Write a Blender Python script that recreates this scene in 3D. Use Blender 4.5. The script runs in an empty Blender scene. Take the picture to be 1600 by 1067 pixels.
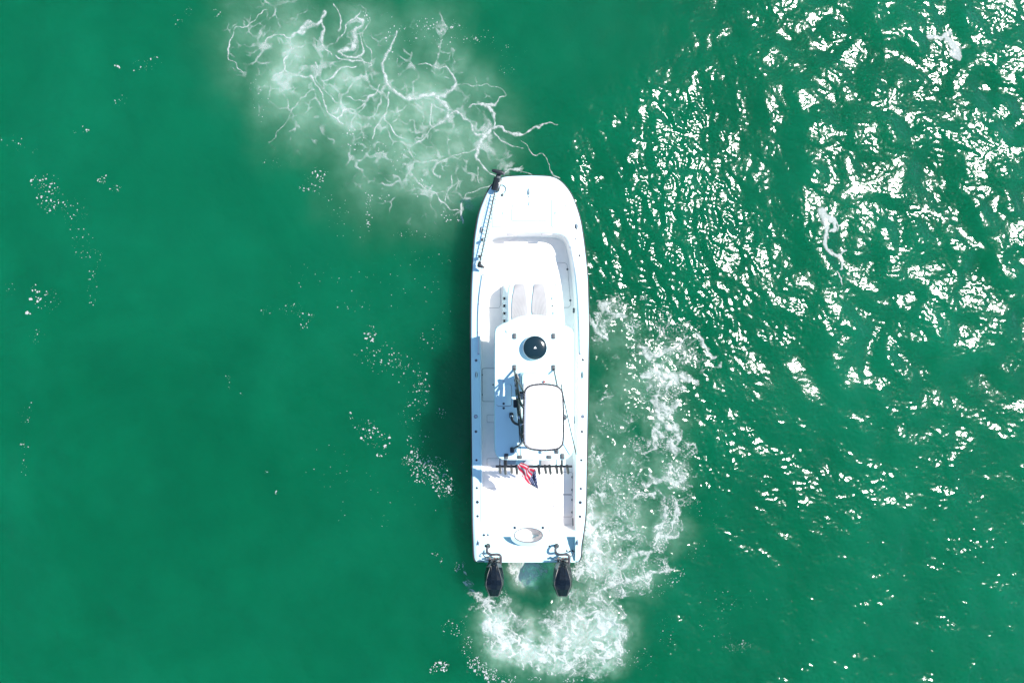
import bpy, bmesh, math, random
import numpy as np
from mathutils import Vector, Matrix

# ------------------------------------------------------------------ camera, sky, sun, exposure
SC = bpy.context.scene
COL = SC.collection
CAM_H, FPX, CX, CY = 15.0, 1072.0, 800.0, 533.5        # drone height (m), focal length in photo pixels
cam = bpy.data.cameras.new('camera'); camo = bpy.data.objects.new('camera', cam); COL.objects.link(camo)
camo.location = (0, 0, CAM_H); camo.rotation_euler = (0, 0, 0)
cam.sensor_width = 36; cam.lens = 36 * FPX / 1600; cam.clip_end = 20000; cam.clip_start = .1
SC.camera = camo
SUN_EL, SUN_AZ = math.radians(57), math.radians(22)     # azimuth from +X towards +Y
w = bpy.data.worlds.new('World'); SC.world = w; w.use_nodes = True
nt = w.node_tree; nt.nodes.clear()
sky = nt.nodes.new('ShaderNodeTexSky'); sky.sky_type = 'NISHITA'; sky.sun_disc = False
sky.sun_elevation = SUN_EL; sky.sun_rotation = math.pi / 2 - SUN_AZ; sky.air_density = 1.0; sky.dust_density = 0.2; sky.ozone_density = 4.0
bg = nt.nodes.new('ShaderNodeBackground'); bg.inputs[1].default_value = 0.12
wo = nt.nodes.new('ShaderNodeOutputWorld'); nt.links.new(sky.outputs[0], bg.inputs[0]); nt.links.new(bg.outputs[0], wo.inputs[0])
sl = bpy.data.lights.new('sun', 'SUN'); sl.energy = 4.6; sl.angle = math.radians(.53); sl.color = (1, .965, .91)
so = bpy.data.objects.new('sun', sl); COL.objects.link(so)
SD = Vector((math.cos(SUN_AZ) * math.cos(SUN_EL), math.sin(SUN_AZ) * math.cos(SUN_EL), math.sin(SUN_EL)))
so.rotation_euler = SD.to_track_quat('Z', 'Y').to_euler(); so.location = (12, 6, 20)
vs = SC.view_settings; vs.view_transform = 'Standard'; vs.look = 'None'; vs.gamma = 1; vs.use_curve_mapping = False
vs.exposure = 0.75
SC.cycles.max_bounces = 10; SC.cycles.diffuse_bounces = 8; SC.cycles.transparent_max_bounces = 8; SC.cycles.use_denoising = True

# ------------------------------------------------------------------ materials
def mat(name, col, rough=.5, metal=0, spec=.5, noise=0, nscale=8, bump=0, bscale=60, coat=0):
    m = bpy.data.materials.new(name); m.use_nodes = True
    n = m.node_tree.nodes; l = m.node_tree.links; p = n['Principled BSDF']
    p.inputs['Base Color'].default_value = (*col, 1); p.inputs['Roughness'].default_value = rough
    p.inputs['Metallic'].default_value = metal; p.inputs['Specular IOR Level'].default_value = spec
    p.inputs['Coat Weight'].default_value = coat
    tc = n.new('ShaderNodeTexCoord')
    if noise:
        t = n.new('ShaderNodeTexNoise'); t.inputs['Scale'].default_value = nscale; t.inputs['Detail'].default_value = 5
        l.new(tc.outputs['Object'], t.inputs['Vector'])
        r = n.new('ShaderNodeMapRange'); r.inputs[1].default_value = .3; r.inputs[2].default_value = .7
        r.inputs[3].default_value = 1 - noise; r.inputs[4].default_value = 1 + noise
        l.new(t.outputs[0], r.inputs[0])
        mx = n.new('ShaderNodeVectorMath'); mx.operation = 'SCALE'; mx.inputs[0].default_value = col
        l.new(r.outputs[0], mx.inputs['Scale']); l.new(mx.outputs[0], p.inputs['Base Color'])
    if bump:
        t = n.new('ShaderNodeTexNoise'); t.inputs['Scale'].default_value = bscale; t.inputs['Detail'].default_value = 3
        l.new(tc.outputs['Object'], t.inputs['Vector'])
        b = n.new('ShaderNodeBump'); b.inputs['Strength'].default_value = bump; b.inputs['Distance'].default_value = .01
        l.new(t.outputs[0], b.inputs['Height']); l.new(b.outputs[0], p.inputs['Normal'])
    return m
M = {}
M['gel'] = mat('gelcoat', (.60, .83, .84), .22, noise=.03, nscale=3, coat=.3)
M['hull'] = mat('hull_paint', (.66, .78, .85), .2, noise=.03, nscale=2, coat=.3)
M['deck'] = mat('nonskid', (.92, .85, .80), .55, noise=.035, nscale=5, bump=.25, bscale=160)
M['liner'] = mat('liner', (.86, .82, .79), .35, noise=.03, nscale=4)
M['seam'] = mat('seam', (.16, .15, .16), .7)
M['softseam'] = mat('soft_seam', (.42, .40, .41), .7)
M['black'] = mat('black_plastic', (.018, .02, .023), .35, noise=.3, nscale=20)
M['rubber'] = mat('black_rubber', (.03, .026, .03), .55, noise=.2, nscale=12)
M['hose'] = mat('hose_rubber', (.07, .068, .075), .5, noise=.2, nscale=14)
M['pipe'] = mat('powder_coat', (.022, .024, .027), .3, noise=.2, nscale=15)
M['padg'] = mat('grey_pad', (.055, .066, .075), .5, noise=.15, nscale=20)
M['steel'] = mat('stainless', (.62, .62, .63), .22, metal=1)
M['brass'] = mat('bronze_fitting', (.55, .36, .26), .35, metal=.9)
M['cowl'] = mat('cowl_top', (.004, .008, .013), .22, spec=.25, noise=.35, nscale=30)
M['cowl2'] = mat('cowl_side', (.045, .05, .053), .25, noise=.25, nscale=18)
M['cowl3'] = mat('cowl_trim', (.14, .13, .125), .35, metal=.3)
M['dome'] = mat('radome', (.006, .020, .027), .15)
M['white'] = mat('white_plastic', (.8, .8, .79), .35, noise=.02)
M['canvas'] = mat('canvas', (.82, .81, .80), .75, noise=.03, nscale=5, bump=.15, bscale=220)
M['mark'] = mat('white_print', (.82, .82, .82), .5)
M['red'] = mat('red_lens', (.25, .02, .02), .25)
M['grip'] = mat('grey_vinyl', (.33, .35, .38), .6, noise=.08, nscale=10)
M['clear'] = mat('rail_tube', (.60, .62, .64), .3, metal=.1)

def quilt_mat():
    m = mat('quilted_vinyl', (.33, .32, .32), .6, noise=.05, nscale=6)
    n = m.node_tree.nodes; l = m.node_tree.links; p = n['Principled BSDF']
    tc = n.new('ShaderNodeTexCoord'); sp = n.new('ShaderNodeSeparateXYZ'); l.new(tc.outputs['Object'], sp.inputs[0])
    hs = []
    for s in (1, -1):
        a = n.new('ShaderNodeMath'); a.operation = 'MULTIPLY'; a.inputs[1].default_value = 1.6 * s
        l.new(sp.outputs[0], a.inputs[0])
        b = n.new('ShaderNodeMath'); b.operation = 'MULTIPLY'; l.new(a.outputs[0], b.inputs[0]); l.new(sp.outputs[1], b.inputs[1])
        c = n.new('ShaderNodeMath'); c.operation = 'MULTIPLY'; c.inputs[1].default_value = 52; l.new(b.outputs[0], c.inputs[0])
        d = n.new('ShaderNodeMath'); d.operation = 'SINE'; l.new(c.outputs[0], d.inputs[0])
        e = n.new('ShaderNodeMath'); e.operation = 'ABSOLUTE'; l.new(d.outputs[0], e.inputs[0]); hs.append(e)
    mn = n.new('ShaderNodeMath'); mn.operation = 'MINIMUM'; l.new(hs[0].outputs[0], mn.inputs[0]); l.new(hs[1].outputs[0], mn.inputs[1])
    b = n.new('ShaderNodeBump'); b.inputs['Strength'].default_value = .3; b.inputs['Distance'].default_value = .01
    l.new(mn.outputs[0], b.inputs['Height']); l.new(b.outputs[0], p.inputs['Normal'])
    return m
M['quilt'] = quilt_mat()

def flag_mat():
    m = mat('flag_cloth', (.8, .8, .8), .75)
    n = m.node_tree.nodes; l = m.node_tree.links; p = n['Principled BSDF']
    uv = n.new('ShaderNodeUVMap'); uv.uv_map = 'UVMap'; sp = n.new('ShaderNodeSeparateXYZ'); l.new(uv.outputs[0], sp.inputs[0])
    def math_(op, a, b=None, v=None):
        x = n.new('ShaderNodeMath'); x.operation = op; l.new(a, x.inputs[0])
        if b is not None: l.new(b, x.inputs[1])
        elif v is not None: x.inputs[1].default_value = v
        return x.outputs[0]
    st = math_('MODULO', math_('MULTIPLY', sp.outputs[1], v=4.4), v=1.0)
    red = math_('LESS_THAN', st, v=.58)
    mx = n.new('ShaderNodeMixRGB'); mx.inputs[1].default_value = (.46, .44, .46, 1); mx.inputs[2].default_value = (.40, .004, .035, 1); l.new(red, mx.inputs[0])
    can = math_('MULTIPLY', math_('GREATER_THAN', sp.outputs[0], v=.60), math_('GREATER_THAN', sp.outputs[1], v=.46))
    vo = n.new('ShaderNodeTexVoronoi'); vo.inputs['Scale'].default_value = 16; vo.inputs['Randomness'].default_value = .15; l.new(uv.outputs[0], vo.inputs['Vector'])
    star = math_('LESS_THAN', vo.outputs['Distance'], v=.22)
    bl = n.new('ShaderNodeMixRGB'); bl.inputs[1].default_value = (.005, .025, .11, 1); bl.inputs[2].default_value = (.6, .6, .65, 1); l.new(star, bl.inputs[0])
    m2 = n.new('ShaderNodeMixRGB'); l.new(can, m2.inputs[0]); l.new(mx.outputs[0], m2.inputs[1]); l.new(bl.outputs[0], m2.inputs[2])
    l.new(m2.outputs[0], p.inputs['Base Color'])
    return m
M['flag'] = flag_mat()

# ------------------------------------------------------------------ helpers
HEEL = math.radians(2.0)
BOAT = Matrix.Translation((0.37, -0.6, 0)) @ Matrix.Rotation(HEEL, 4, 'Y')
BINV = BOAT.inverted()
def P(px, py, z):
    """point of the boat's own frame at height z that the pixel's ray meets"""
    o = BINV @ Vector((0, 0, CAM_H)); q = BINV @ Vector(((px - CX) / FPX, (CY - py) / FPX, CAM_H - 1)); d = q - o
    return o + d * ((z - o.z) / d.z)
PB = P
def sheer(py): return .80 + .16 * max(0.0, min(1.0, (600 - py) / 325)) ** 2 - .24 * max(0.0, min(1.0, (py - 836) / 40))
def cr(pts, n=6, closed=True):
    """Catmull-Rom through 2-D or 3-D points"""
    pts = [Vector(p) for p in pts]; N = len(pts); out = []
    for i in range(N if closed else N - 1):
        if closed: a, b, c, d = (pts[(i + k) % N] for k in (-1, 0, 1, 2))
        else: a, b, c, d = pts[max(i - 1, 0)], pts[i], pts[i + 1], pts[min(i + 2, N - 1)]
        for j in range(n):
            t = j / n
            out.append(.5 * (2 * b + (c - a) * t + (2 * a - 5 * b + 4 * c - d) * t * t + (3 * b - a - 3 * c + d) * t ** 3))
    if not closed: out.append(pts[-1])
    return out
def PL(pts, z): return [P(p[0], p[1], z(p[1]) if callable(z) else z) for p in pts]
def rrect(x0, y0, x1, y1, r, n=4):
    o = []
    for cx, cy, a0 in ((x1 - r, y0 + r, -90), (x1 - r, y1 - r, 0), (x0 + r, y1 - r, 90), (x0 + r, y0 + r, 180)):
        for k in range(n + 1):
            a = math.radians(a0 + 90 * k / n); o.append((cx + r * math.cos(a), cy + r * math.sin(a)))
    return o
def inset(loop, d, closed=True):
    """move a loop inwards (loop runs clockwise seen from above)"""
    N = len(loop); out = []
    for i in range(N):
        a = loop[(i - 1) % N] if closed or i > 0 else loop[i]; b = loop[(i + 1) % N] if closed or i < N - 1 else loop[i]
        t = (b - a); t.z = 0
        nrm = Vector((t.y, -t.x, 0)).normalized() if t.length > 1e-9 else Vector((0, 0, 0))
        out.append(loop[i] + nrm * (d[i] if isinstance(d, (list, tuple)) else d))
    return out

class MB:
    def __init__(s): s.v = []; s.f = []; s.uv = None
    def add(s, vs, fs):
        o = len(s.v); s.v += [tuple(v) for v in vs]; s.f += [tuple(i + o for i in f) for f in fs]; return s
    def loft(s, loops, closed=True, cap0=False, cap1=False):
        n = len(loops[0]); vs = [v for L in loops for v in L]; fs = []
        for k in range(len(loops) - 1):
            for i in range(n if closed else n - 1):
                j = (i + 1) % n; fs.append((k * n + i, k * n + j, (k + 1) * n + j, (k + 1) * n + i))
        if cap0: fs.append(tuple(range(n)))
        if cap1: fs.append(tuple(range((len(loops) - 1) * n, len(loops) * n)))
        return s.add(vs, fs)
    def prism(s, loop, h, r=0.0, taper=0.0):
        """slab whose TOP face is loop; h = thickness, r = rounding of the top edge"""
        dn = Vector((0, 0, -1)); cx = sum((Vector(v) for v in loop), Vector()) / len(loop)
        L = [Vector(v) for v in loop]
        def sh(k, dz): return [Vector((v.x + (cx.x - v.x) * k, v.y + (cx.y - v.y) * k, v.z - dz)) for v in L]
        size = max((v - cx).length for v in L)
        if r:
            k = r / size
            loops = [sh(-taper, h), sh(0, r), sh(.3 * k, .3 * r), sh(k, 0)]
        else: loops = [sh(-taper, h), sh(0, 0)]
        return s.loft(loops, True, True, True)
    def tube(s, path, r, n=8, closed=False, cap=True):
        path = [Vector(p) for p in path]; N = len(path); loops = []
        for i, p in enumerate(path):
            a = path[(i - 1) % N] if closed or i > 0 else p; b = path[(i + 1) % N] if closed or i < N - 1 else p
            t = (b - a).normalized(); up = Vector((0, 0, 1)) if abs(t.z) < .95 else Vector((0, 1, 0))
            u = t.cross(up).normalized(); w_ = u.cross(t)
            rr = r[i] if isinstance(r, (list, tuple)) else r
            loops.append([p + (u * math.cos(2 * math.pi * k / n) + w_ * math.sin(2 * math.pi * k / n)) * rr for k in range(n)])
        if closed: loops.append(loops[0])
        return s.loft(loops, True, cap and not closed, cap and not closed)
    def lathe(s, c, prof, n=20, sx=1, sy=1):
        c = Vector(c)
        loops = [[c + Vector((r * sx * math.cos(2 * math.pi * k / n), r * sy * math.sin(2 * math.pi * k / n), z)) for k in range(n)] for r, z in prof]
        return s.loft(loops, True, True, True)
    def box(s, c, sx, sy, sz, rot=None):
        c = Vector(c); R = rot or Matrix.Identity(3)
        vs = [c + R @ Vector((x * sx / 2, y * sy / 2, z * sz / 2)) for x in (-1, 1) for y in (-1, 1) for z in (-1, 1)]
        return s.add(vs, [(0, 1, 3, 2), (4, 6, 7, 5), (0, 4, 5, 1), (2, 3, 7, 6), (0, 2, 6, 4), (1, 5, 7, 3)])
    def build(s, name, m, parent=None, smooth=True, bevel=0):
        me = bpy.data.meshes.new(name); me.from_pydata(s.v, [], s.f); me.update()
        bm = bmesh.new(); bm.from_mesh(me)
        bmesh.ops.remove_doubles(bm, verts=bm.verts, dist=1e-5)
        bmesh.ops.recalc_face_normals(bm, faces=bm.faces)
        if bevel: bmesh.ops.bevel(bm, geom=[e for e in bm.edges if e.is_manifold and e.calc_face_angle(0) > .6], offset=bevel, segments=2, affect='EDGES', profile=.5)
        bm.to_mesh(me); bm.free()
        if smooth:
            me.polygons.foreach_set('use_smooth', [True] * len(me.polygons))
            me.set_sharp_from_angle(angle=math.radians(38))
        me.materials.append(M[m] if isinstance(m, str) else m)
        o = bpy.data.objects.new(name, me); COL.objects.link(o)
        if parent: o.parent = parent
        return o
def tag(o, label, cat=None, kind=None, group=None):
    o['label'] = label
    if cat: o['category'] = cat
    if kind: o['kind'] = kind
    if group: o['group'] = group
    return o

# ------------------------------------------------------------------ noise in numpy
_r = np.random.RandomState(7); PERM = _r.permutation(512); GR = _r.uniform(0, 2 * np.pi, 512); RX = _r.rand(512); RY = _r.rand(512)
def hsh(i, j, s): return PERM[(PERM[(i + 131 * s) & 511] + j) & 511]
def perlin(x, y, s=0):
    xi = np.floor(x).astype(np.int64); yi = np.floor(y).astype(np.int64); xf = x - xi; yf = y - yi
    u = xf ** 3 * (xf * (xf * 6 - 15) + 10); v = yf ** 3 * (yf * (yf * 6 - 15) + 10)
    def g(di, dj):
        a = GR[hsh(xi + di, yi + dj, s)]; return np.cos(a) * (xf - di) + np.sin(a) * (yf - dj)
    a = g(0, 0) * (1 - u) + g(1, 0) * u; b = g(0, 1) * (1 - u) + g(1, 1) * u
    return (a * (1 - v) + b * v) * 1.5
def fbm(x, y, o=4, s=0, gain=.5):
    t = 0; a = 1; n = 0
    for k in range(o): t = t + a * perlin(x * 2 ** k + 17.3 * k, y * 2 ** k - 9.1 * k, s + k); n += a; a *= gain
    return t / n
def ridged(x, y, o=4, s=0):
    t = 0; a = 1; n = 0
    for k in range(o): t = t + a * (1 - np.abs(perlin(x * 2 ** k + 5.7 * k, y * 2 ** k + 3.1 * k, s + k))); n += a; a *= .55
    return t / n
def voro(x, y, s=0):
    xi = np.floor(x).astype(np.int64); yi = np.floor(y).astype(np.int64)
    f1 = np.full(x.shape, 9.); f2 = np.full(x.shape, 9.)
    for di in (-1, 0, 1):
        for dj in (-1, 0, 1):
            h = hsh(xi + di, yi + dj, s); d = np.hypot(xi + di + RX[h] - x, yi + dj + RY[h] - y)
            f2 = np.minimum(f2, np.maximum(f1, d)); f1 = np.minimum(f1, d)
    return f1, f2
def ss(a, b, x): t = np.clip((x - a) / (b - a), 0, 1); return t * t * (3 - 2 * t)
def blobs(X, Y, L):
    """soft painted map: strongest of gaussian spots (x, y, radius, value) in photo pixels at the water"""
    o = np.zeros(X.shape)
    for x, y, r, c in L: o = np.maximum(o, c * np.exp(-(((X - x) ** 2 + (Y - y) ** 2) / (r * r)) ** 1.3))
    return o
def blobsum(X, Y, L):
    o = np.zeros(X.shape)
    for x, y, r, c in L: o += c * np.exp(-((X - x) ** 2 + (Y - y) ** 2) / (r * r))
    return o
def strands(X, Y, L):
    """1 on the middle of a traced strand falling to 0 at its edge; L = lists of (x, y, full width)"""
    o = np.zeros(X.shape)
    for S in L:
        for (x0, y0, w0), (x1, y1, w1) in zip(S[:-1], S[1:]):
            dx, dy = x1 - x0, y1 - y0; t = np.clip(((X - x0) * dx + (Y - y0) * dy) / (dx * dx + dy * dy + 1e-9), 0, 1)
            d = np.hypot(X - x0 - t * dx, Y - y0 - t * dy); ww = (w0 + (w1 - w0) * t) * .5
            o = np.maximum(o, 1 - d / ww)
    return o
PXM = FPX / CAM_H                                          # photo pixels per metre on the water
def tow(px, py): return (px - CX) / PXM, (CY - py) / PXM

# ------------------------------------------------------------------ what the boat has stirred up, traced in photo pixels
def Z1(L): return [[(340 + x / 2.857, y / 2.857, w_ / 2.857) for x, y, w_ in S] for S in L]
BOW = Z1([
 [(790,130,16),(760,200,20),(735,260,26),(740,310,32),(750,360,42),(790,410,40),(850,430,40),(920,420,34),(980,410,40),(1040,395,38),(1075,385,24)],
 [(1060,390,28),(1055,340,26),(1020,310,16),(960,295,10),(920,280,10),(870,290,8),(835,295,6)],
 [(960,420,26),(1000,450,48),(1005,510,46),(960,545,24),(940,575,12),(900,610,14),(880,620,10)], [(950,460,14),(945,520,14),(960,545,18)],
 [(1005,510,28),(1060,505,24),(1100,530,20),(1140,570,32),(1180,590,54),(1170,630,36),(1155,670,28),(1170,710,22),(1205,745,16),(1235,775,10)],
 [(1190,580,40),(1240,575,28),(1290,595,22),(1340,585,14),(1390,560,13),(1430,550,10),(1500,550,5)],
 [(1220,590,14),(1270,630,14),(1310,650,8),(1350,655,6)], [(1160,460,26),(1220,480,38),(1225,520,22),(1215,570,14)],
 [(1110,485,10),(1160,465,18),(1240,455,14),(1265,415,8),(1240,380,6),(1200,370,5),(1090,385,5)],
 [(1340,610,5),(1380,650,8),(1400,685,11),(1450,690,7),(1485,720,7),(1500,770,12),(1520,800,8)],
 [(720,370,12),(690,400,14),(650,440,24),(620,430,10),(575,410,6)], [(650,445,14),(630,490,9),(600,520,9),(590,560,10)],
 [(760,420,16),(745,470,16),(740,515,20),(700,560,13),(670,600,12)], [(740,520,10),(780,570,8),(830,610,8)],
 [(450,40,30),(440,90,36),(385,110,46),(350,140,16),(280,155,10),(210,160,13),(190,185,13),(150,200,6)],
 [(300,155,8),(305,210,7),(300,285,13),(350,320,10),(420,345,26),(440,390,18),(455,440,16),(480,490,16),(515,530,20),(550,550,8)],
 [(450,100,26),(470,160,22),(480,210,16),(500,240,10)], [(500,0,9),(520,40,14),(550,80,18),(540,120,14)],
 [(600,60,28),(630,90,34),(600,140,46),(590,200,36),(540,220,26),(610,250,26),(630,200,16),(625,150,10)],
 [(470,350,16),(510,330,24),(560,305,20),(610,305,12)], [(515,525,18),(560,490,12),(610,470,12),(650,450,16)],
 [(430,280,14),(440,340,12),(470,400,9),(520,460,8),(540,400,5)], [(200,40,5),(130,80,8),(100,110,8),(60,135,9),(40,240,10),(70,280,6),(95,330,8)],
 [(300,290,8),(240,340,5),(220,370,6),(230,440,6)], [(410,400,7),(330,470,6),(300,520,6),(220,620,5)],
 [(1235,770,10),(1290,760,16),(1340,750,48),(1370,740,14),(1360,770,8)], [(1340,750,30),(1360,725,8)], [(1340,750,24),(1410,775,5)],
 [(1150,660,9),(1090,690,9),(1000,695,8),(970,750,14),(985,780,16)],
 [(1215,815,9),(1150,830,11),(1100,880,7),(1075,950,26),(1080,990,10)], [(890,780,10),(920,825,16),(970,850,11),(1000,900,11),(1030,930,9),(1075,950,14)],
 [(1030,790,6),(1020,850,6),(1010,900,5)], [(1160,740,7),(1155,800,7)], [(665,80,8),(640,160,6),(690,250,6),(680,300,5)],
 [(640,30,10),(590,70,14),(550,150,8)], [(520,240,12),(570,260,16),(640,275,18),(690,270,8)],
])
BOW_AIR = [(425,60,75,.55),(470,110,60,.65),(520,120,70,.7),(440,135,55,.6),(560,160,75,.65),(620,140,60,.65),(700,105,35,.6),(600,210,80,.6),(660,190,70,.7),
 (720,165,60,.45),(650,245,60,.7),(725,215,60,.55),(745,255,45,.45),(610,270,60,.5),(690,290,60,.45),(480,190,50,.4),(450,210,45,.18),(650,320,45,.25),(560,60,60,.45),(680,50,50,.25),
 (775,240,40,.4),(560,300,60,.12),(770,320,30,.4)]
STERN = [(1005,470,25,.40),(1040,520,42,.52),(1060,545,42,.60),(1030,590,35,.70),(1045,605,30,.80),(1035,650,28,.74),(1040,690,28,.74),(1060,740,30,.80),(1040,790,26,.66),(1045,820,26,.80),
 (1030,845,22,.80),(1035,880,25,.62),(1000,900,28,.75),(965,915,25,.80),(930,920,20,.70),(940,500,22,.66),(960,480,26,.55),(985,505,22,.60),(932,530,18,.55),(1000,540,25,.5),(955,560,22,.36),
 (1090,560,28,.50),(1120,570,15,.45),(1075,520,30,.45),(945,620,24,.4),(975,660,34,.46),(940,660,25,.46),(1000,620,26,.4),(930,720,30,.56),(950,760,35,.64),(985,730,34,.52),(1000,700,30,.5),(990,770,40,.56),(980,800,40,.60),(960,830,40,.66),(990,840,32,.58),
 (1070,560,20,.7),(1075,700,18,.62),(1075,780,16,.5),
 (924,822,24,1.15),(930,850,28,1.15),(935,880,30,1.05),(912,890,22,1.0),(960,880,32,.72),(920,790,20,.75),
 (825,888,26,1.45),(806,884,15,1.2),(845,885,20,.74),(832,908,12,.7),(840,918,7,.6),
 (733,925,9,.8),(745,933,10,.9),(762,945,15,.9),(774,960,18,.9),(772,978,20,.9),(800,968,16,.98),(818,972,12,.86),(783,1000,26,.96),(815,1015,28,1.0),(845,1022,30,1.02),(872,1018,34,1.0),(868,978,20,.8),
 (900,980,36,.9),(938,968,38,.92),(920,1020,32,1.08),(950,1020,28,1.05),(972,990,18,.9),(900,945,28,.66),(930,935,28,.74),(900,1045,16,.7),(930,1042,18,.8),(850,962,16,.4),(880,955,20,.6),(785,925,10,.7),(790,940,12,.85),
 (725,880,6,.7),(728,893,6,.75),(731,908,7,.75),(738,950,10,.45),(725,965,10,.4),(705,972,10,.4)]
STERN_AIR = [(925,825,34,1.),(935,860,36,1.),(940,890,40,.9),(915,790,26,.7),(930,740,30,.55),(960,780,45,.55),(985,820,45,.5),(970,720,40,.35),(1000,600,50,.35),(945,650,40,.32),(960,520,40,.3),(1030,580,40,.4),(1040,660,35,.35),(1040,740,35,.4),(1040,830,35,.45),(990,890,40,.55),
 (825,890,30,1.),(810,885,22,.8),(850,890,20,.6),(795,950,18,.5),(835,985,30,.7),(775,975,32,.95),(790,1010,34,.9),(830,1015,40,.95),(870,1010,45,.95),(910,990,50,1.),(945,985,42,.95),(940,1020,34,.9),(900,940,34,.6),(930,930,34,.6),(865,965,22,.5),(765,1000,26,.5),(810,1040,20,.3),(920,640,20,.3),(925,700,24,.45)]
SIDE = [[(1283,330,16),(1287,345,20),(1290,360,12),(1286,378,9),(1290,390,8),(1300,397,7),(1312,400,7),(1322,392,4)],[(1312,398,8),(1318,410,8),(1315,420,5)],[(1290,340,12),(1302,345,12),(1304,358,10),(1296,362,6)],[(1302,342,5),(1312,352,4),(1310,360,3)],
        [(1480,60,14),(1495,75,20),(1498,90,14),(1487,80,10)],[(1450,58,8),(1468,60,8),(1484,52,10)],[(1308,425,3),(1316,445,3)]]
CLUST = [  # loose foam flecks: x, y, rx, ry, count, size
 (75,300,22,30,70,2.6),(60,285,14,18,22,3.0),(80,320,22,14,30,2.6),(115,335,26,30,60,1.4),(130,385,20,30,40,1.3),(150,410,16,25,26,1.5),(145,455,10,30,26,1.5),(55,460,10,18,18,3.0),(75,470,20,20,40,1.9),(45,488,6,4,8,4),(60,525,14,14,14,1.5),(15,450,10,14,10,1.3),
 (185,103,8,4,6,2.6),(225,103,30,10,16,2.4),(245,95,14,8,6,2.6),(190,158,14,10,10,1.9),(125,205,20,10,9,2.4),(10,225,30,16,14,1.5),(45,235,20,10,8,1.5),(160,280,10,8,20,1.8),(180,294,10,8,22,1.8),(295,20,6,8,14,2),(340,22,8,8,10,1.8),(280,35,10,14,10,1.5),
 (45,640,8,20,8,1.4),(35,655,10,30,8,1.6),(35,700,8,25,14,1.6),(40,735,8,16,9,1.2),(430,770,3,3,5,3.4),(416,737,3,2,4,2.4),(355,590,6,4,8,2),(360,600,6,10,8,1.6),(378,616,4,3,4,1.8),
 (580,520,12,14,46,2.4),(575,560,26,16,40,1.9),(600,560,34,30,50,1.4),(625,565,24,14,46,2.0),(645,595,22,30,46,1.5),(660,600,14,20,36,1.9),(655,625,20,30,46,1.7),(640,650,20,24,34,1.6),(655,690,24,24,34,1.7),(690,645,10,8,20,2.0),(665,530,16,20,18,1.7),(690,500,20,60,22,1.2),(560,475,40,14,16,1.5),(480,493,14,10,20,2.0),(455,485,20,12,30,1.7),(415,486,12,8,16,1.5),(475,510,8,8,12,1.7),(580,450,60,40,30,1.0),(650,450,50,40,36,1.1),(660,405,60,14,30,1.2),(490,430,60,20,24,1.2),
 (572,670,22,16,40,2.6),(580,683,20,16,34,3.0),(603,690,10,14,18,2.6),(598,705,12,10,14,2.4),(548,650,6,8,9,2.6),
 (650,715,16,16,90,2.0),(665,735,28,22,190,2.2),(690,755,18,24,120,2.2),(680,725,24,14,70,1.8),(705,765,8,18,50,1.8),(635,720,8,10,40,1.8),
 (510,725,60,40,22,1.1),(540,760,60,60,24,1.0),(640,800,70,60,30,.9),(680,865,6,4,10,2.6),(690,875,5,5,8,2.4),(715,885,6,10,20,2.0),(710,980,22,16,60,1.4),(690,1040,14,10,60,2.4),(675,1047,6,6,14,2.6),(745,1040,16,16,120,2.4),(765,1053,16,12,100,2.4),(730,1010,14,20,50,1.6),(790,1060,20,8,50,2.0),(835,1060,14,5,20,2.0),(895,1062,20,4,20,1.8),
 (490,285,18,20,46,2.0),(500,270,12,14,26,2.2),(480,295,14,8,16,2),(575,310,6,14,26,2.0),(577,340,6,24,36,1.7),(520,330,30,30,26,1.2),(600,310,12,8,16,2.0),(545,210,10,8,14,2.2),(560,225,20,12,24,1.8),(590,235,20,14,30,1.6),(625,255,20,20,34,1.5),(640,240,14,16,20,1.6),(660,290,20,20,40,1.6),(700,335,14,12,30,1.6),(720,340,8,12,24,1.9),(640,365,26,8,30,1.5),(675,370,14,6,12,1.4),(560,350,50,30,20,1.0),
 (400,140,12,30,24,1.2),(410,170,16,20,20,1.3),(435,255,30,10,14,1.2),(630,120,60,40,40,1.1),(570,30,10,14,14,2.2),(575,25,5,8,10,2.4),(610,60,10,40,30,1.8),(640,55,20,20,40,1.6),(665,40,20,12,40,1.6),(700,40,30,10,50,1.7),(735,62,14,8,24,1.8),(760,60,20,14,24,1.4),(690,60,30,14,40,1.4),(800,80,30,14,16,1.2),(790,108,14,10,18,1.8),
 (1160,935,50,20,26,1.2),(1150,1010,25,10,90,1.1),(1165,1008,12,8,40,1.3),(1120,960,40,50,60,1.0),(1000,1030,30,20,70,1.1),(1040,985,20,30,40,1.1),(1020,920,30,14,50,1.4),(1100,800,30,30,40,1.0),(1090,860,20,20,30,1.2),(1050,905,14,10,30,1.6),(1065,895,8,6,20,2.0),
]

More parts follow.
